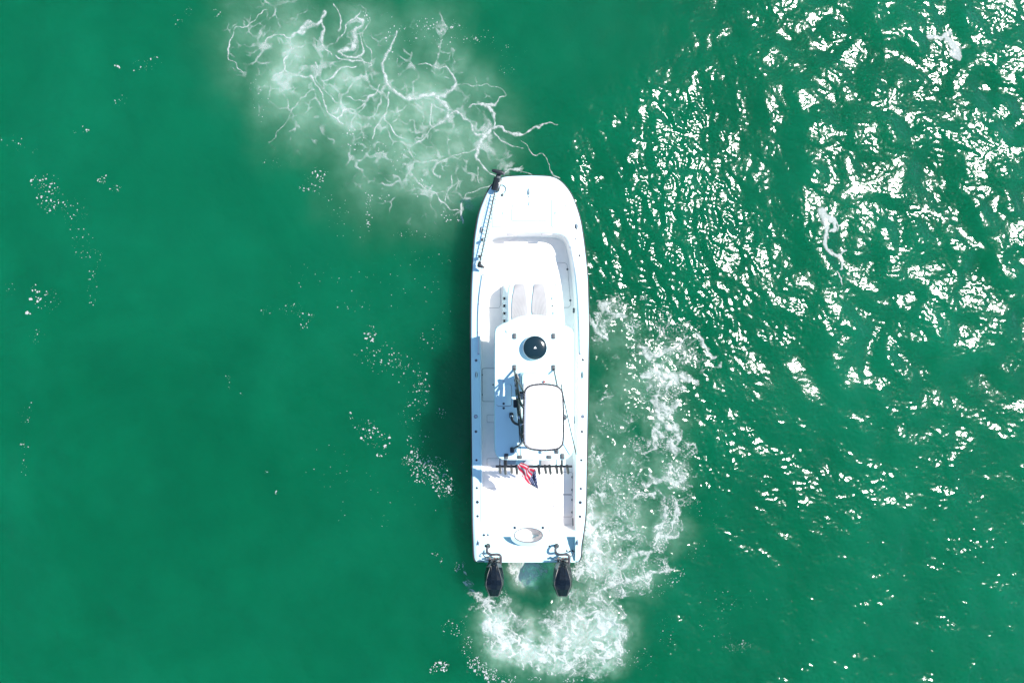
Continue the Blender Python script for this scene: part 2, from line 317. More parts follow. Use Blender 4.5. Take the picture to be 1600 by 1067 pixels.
# ------------------------------------------------------------------ water: one sheet of real waves
DX = .024; LX, LY = 12.3, 8.2
core_x = np.arange(-LX, LX + 1e-6, DX); core_y = np.arange(-LY, LY + 1e-6, DX)
ext = np.cumsum(.04 * 1.32 ** np.arange(42)); ext = ext[ext < 6000]
gx = np.concatenate([-LX - ext[::-1], core_x, LX + ext]); gy = np.concatenate([-LY - ext[::-1], core_y, LY + ext])
WX, WY = np.meshgrid(gx, gy)
PXX = np.clip(WX * PXM + CX, -800, 2400); PYY = np.clip(CY - WY * PXM, -800, 1900)
def synth(lmin, lmax, seed, p, wind, spread):
    ny, nx = len(core_y), len(core_x); kx = np.fft.fftfreq(nx, DX) * 2 * np.pi; ky = np.fft.fftfreq(ny, DX) * 2 * np.pi
    KX, KY = np.meshgrid(kx, ky); K = np.hypot(KX, KY) + 1e-9; rs = np.random.RandomState(seed)
    k0, k1 = 2 * np.pi / lmax, 2 * np.pi / lmin
    A = np.where((K > k0) & (K < k1), K ** p, 0) * (spread + (1 - spread) * np.abs((KX * np.cos(wind) + KY * np.sin(wind)) / K) ** 2)
    H = np.real(np.fft.ifft2(A * (rs.randn(ny, nx) + 1j * rs.randn(ny, nx))))
    s = np.gradient(H, DX); return H / np.sqrt((s[0] ** 2 + s[1] ** 2).mean())      # unit rms slope
ROUGH = [(905,255,28,.9),(945,310,30,.9),(965,340,24,.8),(965,400,30,.9),(1010,130,40,.5),(1100,130,45,.7),(1060,190,70,.9),(1050,300,90,1.0),(1000,360,60,.6),(1080,420,80,.9),(1180,330,70,.5),(1230,420,90,.6),(950,290,45,.8),(940,190,40,.4),(1190,110,60,.5),(1340,40,70,.8),(1460,90,90,.7),(1550,60,80,.6),(1450,250,90,.7),(1540,300,80,.4),
 (1300,480,80,.5),(1180,500,70,.6),(1050,520,90,.9),(970,480,50,.9),(1500,480,110,.5),(1400,560,80,.5),(1220,540,60,.5),(1000,650,80,.8),(1140,720,70,.9),(1230,710,60,.8),(1010,760,70,.8),(1280,160,50,.5),(1440,400,80,.4),(900,900,90,.6),(860,990,120,.6)]
CALM = [(990,40,100,.9),(1180,900,90,.3),(1230,600,50,.5),(870,60,70,.8)]
cPX = WX[len(ext):-len(ext), len(ext):-len(ext)] * PXM + CX; cPY = CY - WY[len(ext):-len(ext), len(ext):-len(ext)] * PXM
rough = np.minimum(blobsum(cPX, cPY, ROUGH), 1.3)
amp = .50 + .30 * ss(820, 1000, cPX) + .30 * rough + .35 * ss(1180, 1420, cPX) * ss(640, 420, cPY) + .28 * ss(620, 860, cPY) * ss(900, 1200, cPX)
amp *= 1 - np.minimum(blobsum(cPX, cPY, CALM), .85)
amp *= .75 + .25 * ss(500, 900, cPX)
amp *= (.85 + .8 * fbm(cPX / 80, cPY / 80, 3, 40)).clip(.45, 1.6)
fr = ss(1130, 1330, cPX) * ss(760, 520, cPY); ampH = amp * (1 - .30 * fr); lf = ss(1260, 1100, cPX)
hc = (.03 + .06 * amp + .07 * fr) * synth(.55, 3.4, 3, -1.35, .6, .6) + .08 * ampH * synth(.22, .6, 5, -1.6, .9, .55) + .115 * ampH * synth(.072, .19, 9, -1.5, 1.2, .55)
hc = hc + .185 * rough * lf * (.78 + 1.5 * fbm(cPX / 50, cPY / 50, 2, 90)).clip(0, 1.4) * synth(.12, .50, 13, -1.75, .40, .25)
for x0, y0, rad, sl_, lam in ((1065, 270, 150, .15, 4.4), (925, 300, 60, .12, 3.0), (1040, 560, 120, .10, 4.0), (1190, 690, 90, .09, 3.6)):     # wake swells added, tilted along the sun's azimuth to gather glitter
    kk = 2 * math.pi / lam; u_ = ((cPX - x0) * math.cos(SUN_AZ) - (cPY - y0) * math.sin(SUN_AZ)) / PXM
    hc = hc - sl_ / kk * np.sin(kk * u_) * np.exp(-((cPX - x0) ** 2 + (cPY - y0) ** 2) / (1.4 * rad) ** 2)
fade = np.minimum(1, np.minimum(np.minimum(cPX * 0 + (LX - np.abs(cPX - CX) / PXM), LY - np.abs(cPY - CY) / PXM) / .35, 1)).clip(0, 1)
hc = (hc + .030 * synth(2.2, 6.5, 17, -1.2, 2.4, .15)) * fade
# boiling water behind the engines is lumpier
boil = blobs(cPX, cPY, [(x, y, r * 1.1, c) for x, y, r, c in STERN_AIR]).clip(0, 1)
hc += .02 * boil * fbm(cPX / 16, cPY / 16, 3, 21) + .035 * boil * fbm(cPX / 45, cPY / 45, 2, 31)
HZ = np.zeros(WX.shape); E = len(ext); HZ[E:-E, E:-E] = hc
air = np.zeros(WX.shape)
wx = cPX + 26 * fbm(cPX / 60, cPY / 60, 3, 11); wy = cPY + 26 * fbm(cPX / 60, cPY / 60, 3, 15)
ab = blobs(wx, wy, BOW_AIR) * .75 + .25 * np.minimum(blobsum(wx, wy, BOW_AIR) * .6, .8)
ab *= 1.25 * (.60 + .55 * fbm(cPX / 70, cPY / 70, 4, 3) + .5 * (ridged(wx / 60, wy / 60, 4, 83) - .62)).clip(0, 1.3)
as_ = blobs(cPX + 14 * fbm(cPX / 30, cPY / 30, 3, 12), cPY + 14 * fbm(cPX / 30, cPY / 30, 3, 16), STERN_AIR) * (.72 + .6 * fbm(cPX / 28, cPY / 28, 4, 5) + .8 * (ridged(cPX / 24 + .5 * fbm(cPX / 14, cPY / 14, 3, 7), cPY / 30, 4, 85) - .62)).clip(0, 1.3)
air[E:-E, E:-E] = np.maximum(ab, as_).clip(0, 1)

def grid_mesh(name, X, Y, Z, keep=None, attrs=None):
    ny, nx = X.shape; idx = np.arange(nx * ny).reshape(ny, nx)
    q = np.stack([idx[:-1, :-1], idx[:-1, 1:], idx[1:, 1:], idx[1:, :-1]], -1)
    q = q[keep] if keep is not None else q.reshape(-1, 4)
    co = np.stack([X.ravel(), Y.ravel(), Z.ravel()], -1)
    if keep is not None:
        used, inv = np.unique(q, return_inverse=True); q = inv.reshape(-1, 4); co = co[used]
    else: used = None
    me = bpy.data.meshes.new(name); n = len(q)
    me.vertices.add(len(co)); me.vertices.foreach_set('co', co.astype(np.float32).ravel())
    me.loops.add(4 * n); me.loops.foreach_set('vertex_index', q.astype(np.int32).ravel())
    me.polygons.add(n); me.polygons.foreach_set('loop_start', np.arange(0, 4 * n, 4, dtype=np.int32))
    me.polygons.foreach_set('use_smooth', np.ones(n, bool))
    me.update(calc_edges=True)
    for k, a in (attrs or {}).items():
        at = me.attributes.new(k, 'FLOAT', 'POINT'); v = a.ravel() if used is None else a.ravel()[used]
        at.data.foreach_set('value', v.astype(np.float32))
    return me

def water_mat():
    m = bpy.data.materials.new('sea_water'); m.use_nodes = True; n = m.node_tree.nodes; l = m.node_tree.links; p = n['Principled BSDF']
    tc = n.new('ShaderNodeTexCoord')
    def noise(scale, detail, rough=.5):
        t = n.new('ShaderNodeTexNoise'); t.inputs['Scale'].default_value = scale; t.inputs['Detail'].default_value = detail; t.inputs['Roughness'].default_value = rough
        l.new(tc.outputs['Object'], t.inputs['Vector']); return t
    big = noise(.20, 5, .6); big.inputs['Distortion'].default_value = .8; mid = noise(.9, 5, .6)
    r1 = n.new('ShaderNodeValToRGB'); l.new(big.outputs[0], r1.inputs[0])
    r1.color_ramp.elements[0].position = .38; r1.color_ramp.elements[0].color = (.0002, .090, .036, 1)
    r1.color_ramp.elements[1].position = .64; r1.color_ramp.elements[1].color = (.0012, .111, .050, 1)
    mr = n.new('ShaderNodeMapRange'); mr.inputs[1].default_value = .3; mr.inputs[2].default_value = .7; mr.inputs[3].default_value = .93; mr.inputs[4].default_value = 1.07; l.new(mid.outputs[0], mr.inputs[0])
    sc = n.new('ShaderNodeVectorMath'); sc.operation = 'SCALE'; l.new(r1.outputs[0], sc.inputs[0]); l.new(mr.outputs[0], sc.inputs['Scale'])
    at = n.new('ShaderNodeAttribute'); at.attribute_name = 'air'
    f1 = n.new('ShaderNodeMapRange'); f1.inputs[2].default_value = .62; l.new(at.outputs['Fac'], f1.inputs[0])
    f2 = n.new('ShaderNodeMapRange'); f2.inputs[1].default_value = .55; l.new(at.outputs['Fac'], f2.inputs[0])
    m0 = n.new('ShaderNodeMixRGB'); l.new(f1.outputs[0], m0.inputs[0]); l.new(sc.outputs[0], m0.inputs[1]); m0.inputs[2].default_value = (.15, .29, .20, 1)
    mx = n.new('ShaderNodeMixRGB'); l.new(f2.outputs[0], mx.inputs[0]); l.new(m0.outputs[0], mx.inputs[1]); mx.inputs[2].default_value = (.38, .47, .42, 1)
    l.new(mx.outputs[0], p.inputs['Base Color'])
    p.inputs['Roughness'].default_value = .13; p.inputs['IOR'].default_value = 1.34
    p.inputs['Subsurface Weight'].default_value = 1.0; p.inputs['Subsurface Radius'].default_value = (.3, 1.0, .8); p.inputs['Subsurface Scale'].default_value = 13.0
    fine = noise(14, 3, .6); fine.inputs['Distortion'].default_value = .6
    b = n.new('ShaderNodeBump'); b.inputs['Strength'].default_value = .22; b.inputs['Distance'].default_value = .02; l.new(fine.outputs[0], b.inputs['Height']); l.new(b.outputs[0], p.inputs['Normal'])
    return m
M['water'] = water_mat()
wm = grid_mesh('water', WX, WY, HZ, None, {'air': air}); wm.materials.append(M['water'])
wobj = bpy.data.objects.new('water', wm); COL.objects.link(wobj)
tag(wobj, 'rippled emerald green sea water around the boat', kind='structure')

def foam_mat(name, col, top):
    m = bpy.data.materials.new(name); m.use_nodes = True; n = m.node_tree.nodes; l = m.node_tree.links; p = n['Principled BSDF']
    p.inputs['Base Color'].default_value = (*col, 1); p.inputs['Roughness'].default_value = .6
    at = n.new('ShaderNodeAttribute'); at.attribute_name = 'foam'
    tc = n.new('ShaderNodeTexCoord'); t = n.new('ShaderNodeTexNoise'); t.inputs['Scale'].default_value = 55; t.inputs['Detail'].default_value = 4; l.new(tc.outputs['Object'], t.inputs['Vector'])
    a = n.new('ShaderNodeMath'); a.operation = 'MULTIPLY_ADD'; a.inputs[1].default_value = 1.5; a.inputs[2].default_value = .25; l.new(t.outputs[0], a.inputs[0])
    b = n.new('ShaderNodeMath'); b.operation = 'MULTIPLY'; l.new(a.outputs[0], b.inputs[0]); l.new(at.outputs['Fac'], b.inputs[1])
    r = n.new('ShaderNodeMapRange'); r.inputs[1].default_value = .06; r.inputs[2].default_value = .95; r.inputs[4].default_value = top; l.new(b.outputs[0], r.inputs[0])
    tr = n.new('ShaderNodeBsdfTransparent'); mx = n.new('ShaderNodeMixShader'); l.new(r.outputs[0], mx.inputs[0]); l.new(tr.outputs[0], mx.inputs[1]); l.new(p.outputs[0], mx.inputs[2])
    bu = n.new('ShaderNodeBump'); bu.inputs['Strength'].default_value = .5; bu.inputs['Distance'].default_value = .012; l.new(t.outputs[0], bu.inputs['Height']); l.new(bu.outputs[0], p.inputs['Normal'])
    l.new(mx.outputs[0], n['Material Output'].inputs[0]); return m
M['foam'] = foam_mat('old_foam', (.43, .45, .44), .86); M['wash'] = foam_mat('fresh_foam', (.50, .52, .505), .74)
def wz(x, y):
    """water height, bilinear"""
    fx = ((x + LX) / DX).clip(0, len(core_x) - 1.01); fy = ((y + LY) / DX).clip(0, len(core_y) - 1.01)
    i = fx.astype(int); j = fy.astype(int); u = fx - i; v = fy - j
    return (hc[j, i] * (1 - u) + hc[j, i + 1] * u) * (1 - v) + (hc[j + 1, i] * (1 - u) + hc[j + 1, i + 1] * u) * v
def foam_obj(name, label, bbox, fn, step=.75, m='foam'):
    X, Y = np.meshgrid(np.arange(bbox[0], bbox[2], step), np.arange(bbox[1], bbox[3], step))
    F = fn(X, Y).clip(0, 1); x, y = tow(X, Y)
    c = np.maximum.reduce([F[:-1, :-1], F[1:, :-1], F[:-1, 1:], F[1:, 1:]]); keep = c > .05
    me = grid_mesh(name, x, -(-y), wz(x, y) + .006 + .014 * F, keep, {'foam': F}); me.flip_normals()
    me.materials.append(M[m]); o = bpy.data.objects.new(name, me); COL.objects.link(o)
    return tag(o, label, 'foam', 'stuff')
def f_bow(X, Y):
    a, b = fbm(X / 46, Y / 46, 2, 61), fbm(X / 46, Y / 46, 2, 66); c, d = fbm(X / 18, Y / 18, 2, 1), fbm(X / 18, Y / 18, 2, 2)
    wx = X + 12 * a + 5 * c; wy = Y + 12 * b + 5 * d; n = fbm(X / 5, Y / 5, 4, 8)
    s = strands(wx - 3, wy - 3, [[tuple(v) for v in cr([(x, y, w_ * .98) for x, y, w_ in S], 3, False)] for S in BOW])
    body = (.38 + .60 * s.clip(0, 1) + .7 * fbm(X / 14, Y / 14, 4, 6))
    brk = ss(-.30, .16, fbm(X / 9, Y / 9, 4, 87) + .42 * s.clip(0, 1))
    F = ss(.02, .90, s + .42 * n + .15 * fbm(X / 22, Y / 22, 2, 12)) * body.clip(.12, .95) * (.16 + .84 * brk)
    cov = blobs(X, Y, BOW_AIR); g = ss(.04, .28, cov)
    lx = X + 16 * a + 7 * c; ly = Y + 16 * b + 7 * d; pv = perlin(X / 34, Y / 34, 77)
    f1, f2 = voro(lx / 36, ly / 36, 4); lace = ss(.105 + .08 * pv, -.02, (f2 - f1) - .22 * (f1 - .45) + .07 * n) * ss(.10, .45, cov + .45 * perlin(X / 34, Y / 34, 71))
    f1, f2 = voro(lx / 17, ly / 17, 9); lace2 = ss(.15, 0, (f2 - f1) - .2 * (f1 - .45) + .08 * n) * ss(.25, .65, cov * .9 + .8 * perlin(X / 30, Y / 30, 73))
    F = F * (.78 + .6 * fbm(X / 7, Y / 7, 3, 95))
    return np.maximum(F, g * np.maximum(lace * .52, lace2 * .40) * (.35 + .6 * ss(-.3, .2, fbm(X / 14, Y / 14, 3, 88))))
foam_obj('wake_foam', 'lacy white wake foam trailing off ahead of the bow on pale churned water', (345, 0, 905, 380), f_bow)
WEB = [[(1000,590,14),(1022,580,22),(1035,592,22),(1050,585,18),(1075,590,20),(1090,600,12)],[(1030,600,10),(1024,620,16),(1032,635,14),(1048,640,14),(1062,632,12)],[(1022,625,14),(1027,650,16),(1040,665,18),(1058,672,18),(1062,690,12)],
 [(1025,665,14),(1022,690,16),(1012,705,10)],[(1045,690,14),(1060,705,14)],[(1015,740,8),(1022,755,14),(1040,745,12),(1055,752,20),(1070,745,14)],[(1040,790,14),(1037,810,16),(1030,830,18),(1020,845,14)],[(1055,785,12),(1062,800,18),(1055,815,14)],
 [(1025,840,16),(1045,835,12),(1056,838,10)],[(1000,865,10),(1015,860,14),(1010,875,12)],[(925,935,8),(950,915,10),(980,905,14),(1005,900,16),(1025,893,12),(1050,885,10)],[(955,905,12),(975,885,14),(990,865,16)],[(733,918,8),(745,930,10),(760,940,14),(770,955,12)],
 [(775,965,10),(800,985,8),(830,1000,8)],[(880,1040,6),(905,1025,8),(925,1010,6)],[(1000,540,10),(1020,560,14),(1045,545,12),(1070,530,10)],[(1085,520,8),(1100,540,12),(1110,560,10)],[(940,470,12),(950,490,14),(975,492,10)],[(920,500,8),(935,515,12),(950,528,10)],[(890,985,8),(910,960,12),(935,955,10),(965,975,10),(972,1000,8)],[(885,965,8),(870,975,14),(850,972,12)]]
STERN = [(x, y, r * 1.12, c + .02) if y > 925 else (x, y, r, c + .02) for x, y, r, c in STERN]
def f_stern(X, Y):
    a, b = fbm(X / 36, Y / 36, 3, 1), fbm(X / 36, Y / 36, 3, 2)
    wx = X + 20 * a; wy = Y + 20 * b
    c, d = fbm(wx / 12, wy / 12, 3, 3), fbm(wx / 12, wy / 12, 3, 4)
    cov = blobs(X + 9 * a + 6 * c, Y + 9 * b + 6 * d, STERN)
    ux, uy = wx + 9 * c, wy + 9 * d
    pr = np.hypot(X - 868, (Y - 968) * 1.15); pt = np.arctan2(Y - 968, X - 868); k = ss(905, 945, Y)
    qx, qy = pr + 12 * a + 7 * c, pt * 55 + 14 * b + 7 * d
    R1 = (ridged(ux / 21, uy / 21, 5, 20) * (1 - k) + ridged(qx / 17, qy / 30, 5, 29) * k) ** 2.4; R2 = ridged(ux / 9, uy / 9, 3, 27) ** 2
    f1, f2 = voro(ux / 21, uy / 21, 6); V = ss(.34, 0, f2 - f1)
    T = .48 * R1 + .22 * R2 + .30 * V + .22 * fbm(X / 4, Y / 4, 3, 48) + .25 * fbm(X / 30, Y / 30, 2, 49)
    th = .90 - .62 * cov
    F = ss(th - .10, th + .42, T) * ss(.22, .40, cov)
    s = strands(X + 8 * a + 7 * c, Y + 8 * b + 7 * d, WEB); n = fbm(X / 4, Y / 4, 3, 8)
    W = ss(.05, .75, s + .35 * n + .25 * fbm(X / 12, Y / 12, 2, 14)) * (.40 + .35 * s.clip(0, 1) + .8 * fbm(X / 8, Y / 8, 3, 15)).clip(.04, .9)
    fine = ((ridged(ux / 13, uy / 13, 4, 58) * (1 - k) + ridged(qx / 10, qy / 20, 4, 59) * k) ** 5) * ss(.3, .8, cov) * .9
    core = np.maximum(np.maximum(ss(.9, 1.25, cov) * (.35 + .5 * R1 + .45 * fbm(X / 7, Y / 7, 3, 38)), W), fine)
    fl = ss(.34, .50, perlin(X / 2.3, Y / 2.3, 44)) * ss(.30, .7, cov + .35 * perlin(X / 20, Y / 20, 45)) * ss(.12, .3, cov) * (.85 - .35 * k)
    return np.maximum(np.maximum(F, core), fl)
foam_obj('propeller_wash_foam', 'dense churned white foam behind the outboards and along the right side', (690, 440, 1150, 1067), f_stern, m='wash')
foam_obj('drifting_foam', 'small stray foam scraps drifting on glittering water right of the boat', (1270, 30, 1520, 450),
         lambda X, Y: ss(0, .6, strands(X + 4 * fbm(X / 9, Y / 9, 3, 1), Y + 4 * fbm(X / 9, Y / 9, 3, 2), SIDE) + .3 * fbm(X / 4, Y / 4, 3, 8)) * .75)
def flecks():
    rnd = random.Random(5); mb = MB(); fv = []
    for x, y, rx, ry, n, s in CLUST:
        for _ in range(n):
            a = rnd.uniform(0, 6.283); q = math.sqrt(rnd.random()) * rnd.uniform(.7, 1.1)
            px, py = x + rx * q * math.cos(a), y + ry * q * math.sin(a)
            if 737 < px < 918 and 276 < py < 876 : continue
            r = s * (.25 + 1.7 * rnd.random() ** 3.5) * .37 / PXM; wx_, wy_ = tow(px, py); K = 7; st = rnd.uniform(.6, 1.5); th = rnd.uniform(0, 3.14)
            z = float(wz(np.array([wx_]), np.array([wy_]))[0]); ring = []
            for k in range(K):
                b = 6.283 * k / K; rr = r * rnd.uniform(.65, 1.25); u, v = rr * math.cos(b) * st, rr * math.sin(b) / st
                ring.append((wx_ + u * math.cos(th) - v * math.sin(th), wy_ + u * math.sin(th) + v * math.cos(th), z + .001))
            mb.add(ring + [(wx_, wy_, z + .006 + .3 * r)], [(k, (k + 1) % K, K) for k in range(K)])
    return mb
M['bubble'] = mat('foam_bubbles', (.38, .40, .39), .5)
tag(flecks().build('foam_flecks', 'bubble'), 'loose specks of foam scattered in clusters on the open green water', 'foam', 'stuff')

# ------------------------------------------------------------------ the boat
boat = bpy.data.objects.new('fishing_boat', None); COL.objects.link(boat); boat.matrix_world = BOAT
boat.empty_display_size = .5
tag(boat, 'white open fishing boat with hard top, canvas sunshade and twin black outboards', 'boat')

OUT = [(744,876.5),(740.5,870),(739,840),(738,800),(737.5,750),(737,680),(736,600),(735.5,530),(736,470),(737.5,430),(739.3,400),(741,377),(743.3,360),(748,335),(755,315),(763,298),(772.5,285.5),(785,277.7),(800,275.6),(825,274.7),(850,275.2),(863,277),(873,281.5),
       (882.5,290),(892.5,304),(900.5,323),(907,345),(911.5,372),(915,400),(917.8,430),(919,460),(920,510),(919.3,560),(918.5,620),(917.5,680),(916.5,740),(915.5,790),(914,815),(911,838),(908.8,852),(908,868),(904.5,876.5)]
outp = cr(OUT, 4, closed=False)                              # clockwise from above: left stern, bow, right stern
rail = [P(x, y, sheer(y) - .06) for x, y in outp]
hull_top = rail
def below(k, rake, z):
    yb = max(v.y for v in rail); o = []
    for v in rail:
        t = max(0, (v.y - (yb - 2.2)) / 2.2); o.append(Vector((v.x * (1 - k * (1 + .8 * t)), v.y - rake * t * t, z + .12 * t * t)))
    return o
mb = MB(); mb.loft([[v + Vector((0, 0, .0)) for v in hull_top], below(.02, .06, .55), below(.07, .22, .2), below(.13, .4, -.08), below(.5, .7, -.38)], True, False, True)
hull = mb.build('hull', 'hull', boat)
mb = MB(); rr = [v + (v - Vector((0, v.y, v.z))).normalized() * .004 for v in rail]
mb.tube(rr, .017, 8); mb.build('rub_rail', 'rubber', boat)

ins = [.035 + .05 * max(0, min(1, (y - 780) / 80)) for x, y in outp]
edge_lo = inset(rail, ins, closed=False); edge = [Vector((v.x, v.y, v.z + .06)) for v in edge_lo]
mid_e = [(a + b) / 2 + Vector((0, 0, .018)) for a, b in zip(rail, edge)]
zd = sheer(860)
NOTCH = [(899,876.7),(899,838.2),(866,838.2)] + [(827 + 29 * math.cos(a), 838.2 + 15.5 * math.sin(a)) for a in [math.pi * k / 16 for k in range(0, 17)]] + [(788,838.2),(757,838.2),(757,876.7)]
notch = PL(NOTCH, lambda y: .8 if y < 853.9 and False else sheer(y))
COCK = [(763,383),(764.5,376),(769,370),(778,365.3),(800,363.4),(830,362.8),(860,363.4),(876,365.3),(885.5,371),(890.5,381),(893,392),(898.5,427),(902,465),(903.2,500),(903.4,560),(903.3,630),(903,680),(900.8,718),(900.2,770),(900,815),(899.7,828.5),(895,829.3),(862,829.3),(859.5,828),(857,821.5),(850,817.8),(826,817.5),(790,817.4),(758,817.2),(753.5,815),(752,809),(752,760),(751.3,700),(750.5,620),(750,564),(749.2,500),(749.7,465),(753,423),(758,400)]
cock = PL(cr(COCK, 3), sheer)
LW = [(826 + 22 * math.cos(a), 836 * 0 + 832.4 + 0 + 0 * a + 11.2 * math.sin(a) + 3.4) for a in [2 * math.pi * k / 40 for k in range(40)]]
LW = [(x, y) for x, y in LW]
lw = PL(LW, .80)

def fill(loops):
    bm = bmesh.new(); es = []
    for L in loops:
        vs_ = [bm.verts.new(v) for v in L]
        for a, b in zip(vs_, vs_[1:] + vs_[:1]): es.append(bm.edges.new((a, b)))
    zs = {v: v.co.z for v in bm.verts}
    for v in bm.verts: v.co.z = 0
    bmesh.ops.triangle_fill(bm, use_beauty=True, use_dissolve=False, edges=es, normal=(0, 0, 1))
    for v in bm.verts: v.co.z = zs[v]
    bm.verts.index_update(); vs_ = [tuple(v.co) for v in bm.verts]; fs = [tuple(v.index for v in f.verts) for f in bm.faces]; bm.free()
    return vs_, fs
mb = MB(); mb.add(*fill([edge + notch, cock, lw])); mb.loft([rail, mid_e, edge], False)
mb.loft([notch, [Vector((v.x, v.y, .50)) for v in notch]], False)
mb.build('deck', 'gel', boat)
# swim platform below the notch
sw = PL([(758.5 - 14, 876.3), (758.5 - 14, 836), (911 - 6, 836), (911 - 6, 876.3)], .5)
mb = MB(); mb.prism(sw, .05); mb.build('swim_platform', 'gel', boat)
mb = MB(); mb.tube([P(757, 876.9, .53), P(899, 876.9, .53)], .02, 8); mb.build('transom_edge', 'gel', boat)
# livewell
lwb = [Vector((v.x * .98 + lw[20].x * 0 , v.y, v.z - .34)) for v in lw]
mb = MB(); mb.loft([lw, lwb], True, False, True); mb.build('livewell', 'liner', boat)
mb = MB(); mb.tube([v + Vector((0, 0, .002)) for v in lw], .010, 6, True); mb.build('livewell_rim', 'seam', boat)
# cockpit liner and sole
SOLE = .42
low = [Vector((v.x, v.y, SOLE)) for v in inset(cock, .03)]; lowm = [Vector((v.x, v.y, SOLE + .06)) for v in inset(cock, .022)]
mb = MB(); mb.loft([cock, [Vector((v.x, v.y, v.z - .05)) for v in cock], lowm, low], True); mb.build('cockpit_liner', 'liner', boat)
mb = MB(); mb.add(*fill([[Vector((v.x, v.y, SOLE + .003)) for v in inset(low, -.01)]])); mb.build('cockpit_sole', 'deck', boat)
mb = MB(); mb.tube([v + Vector((0, 0, .004)) for v in cock], .016, 8, True); mb.build('coaming', 'gel', boat)
lip = inset(cock, -.035); mb = MB(); mb.tube([v + Vector((0, 0, .0)) for v in lip[2:42]], .006, 5); mb.build('coaming_seam', 'softseam', boat)

def seam(pts, z, m='seam', r=.0035, closed=True, name='hatch_seam', parent=boat):
    mb = MB(); mb.tube([v + Vector((0, 0, .001)) for v in PL(pts, z)], r, 5, closed); return mb.build(name, m, parent)
def hatch(pts, z, m, r=.005, sm='seam', name='hatch', th=.008):
    L = PL(pts, z); mb = MB(); mb.prism([v + Vector((0, 0, th)) for v in L], th + .004, .004); h = mb.build(name, m, boat)
    mb = MB(); mb.tube([v + Vector((0, 0, .002)) for v in L], r, 5, True); mb.build('gasket', sm, h); return h
def latch(px, py, z, m='steel', r=.018, parent=boat, name='latch'):
    mb = MB(); c = P(px, py, z); mb.lathe(c, [(r, 0), (r, .008), (r * .7, .011), (r * .35, .006), (0.001, .006)], 14); return mb.build(name, m, parent)
sd = lambda y: sheer(y)
# foredeck hatches
hl = hatch(rrect(769, 312, 792, 355, 2), sd, 'gel', .0065, 'seam'); hr = hatch([(863.5,310.5),(883,310.5),(885,314),(888,351),(886,355.5),(863.5,355.5),(861.5,353),(861.5,313)], sd, 'gel', .0065, 'seam')
hc_ = hatch([(799,344),(799,330),(801,321),(807,317.3),(846,317.3),(852,321),(855,331),(855,344),(852,345.5),(802,345.5)], sd, 'gel', .0065, 'seam')
for (x, y) in ((785.5, 333.5), (849.5, 332.5), (867.3, 333.3), (884, 321)): latch(x, y, sheer(y) + .008, r=.014)
# pop-up bow cleat and bow light
def cleat(px, py, z, L=.16, rot=90, m='steel'):
    c = P(px, py, z); a = math.radians(rot); d = Vector((math.cos(a), math.sin(a), 0)); mb = MB()
    mb.tube([c - d * L / 2 + Vector((0, 0, .03)), c - d * L / 4 + Vector((0, 0, .035)), c + d * L / 4 + Vector((0, 0, .035)), c + d * L / 2 + Vector((0, 0, .03))], [.006, .012, .012, .006], 8)
    o = mb.build('cleat', m, boat)
    for q_ in (-.03, .03): mb = MB(); mb.lathe(c + d * q_, [(.012, -.01), (.012, .034)], 8); mb.build('cleat_foot', m, o)
    mb = MB(); mb.lathe(c, [(.05, 0), (.05, .004)], 16, abs(d.x) * .8 + .5, abs(d.y) * .8 + .5); mb.build('cleat_base', 'padg', o)
    return o
cleat(826, 300, sheer(300), .13); cleat(752, 359.5, sheer(360), .12, 75); cleat(900.5, 354, sheer(354), .12, 105)
mb = MB(); mb.lathe(P(826, 307.5, sheer(308)), [(.012, 0), (.01, .02)], 8); mb.build('bow_light', 'black', boat)
mb = MB(); mb.box(P(826.5, 319, sheer(319) + .014), .012, .06, .012); mb.build('hatch_handle', 'padg', hc_)
for x in (744.3, 910.2): cleat(x, 585.5, sheer(585), .15)
cleat(747.3, 846.5, sheer(846), .13); cleat(902, 846.5, sheer(846), .13)
# rod holders and fittings in the gunwales
def gun_holder(px, py, r=.026):
    c = P(px, py, sheer(py)); mb = MB(); mb.lathe(c, [(r, -.002), (r, .006), (r * .72, .007), (r * .66, .001)], 16); o = mb.build('gunwale_rod_holder', 'steel', boat)
    mb = MB(); mb.lathe(c + Vector((0, 0, .0025)), [(r * .66, -.002), (r * .66, .0005)], 16); mb.build('bore', 'black', o); return o
for x, y, r in ((744, 563, .03), (743.7, 674, .03), (744.5, 718.5, .026), (745.2, 762, .026), (746, 784, .034), (746.3, 806, .028), (911, 562, .03), (909.4, 674, .03), (908.4, 718.5, .028), (907.6, 763, .028), (906.7, 784.5, .036), (906.3, 806.5, .03),
                (906, 399.5, .03), (900, 373.5, .02), (756.2, 835.5, .026), (762.5, 835.2, .02), (804.3, 824, .03), (848.2, 824, .03)): gun_holder(x, y, r)
for x in (743.3, 910.6):
    c = P(x, 650.5, sheer(650)); mb = MB(); mb.tube([c + Vector((.032 * math.cos(a), .032 * math.sin(a), .004)) for a in [2 * math.pi * k / 16 for k in range(16)]], .006, 6, True)
    o = mb.build('deck_fill_cap', 'padg', boat)
    mb = MB(); mb.lathe(c, [(.028, 0), (.028, .004), (.001, .005)], 14); mb.build('cap_lid', 'steel', o)
for x in (746, 906.4):
    mb = MB(); mb.lathe(P(x, 795.5, sheer(795)), [(.007, 0), (.007, .004), (.001, .005)], 8); mb.build('deck_screw', 'steel', boat)
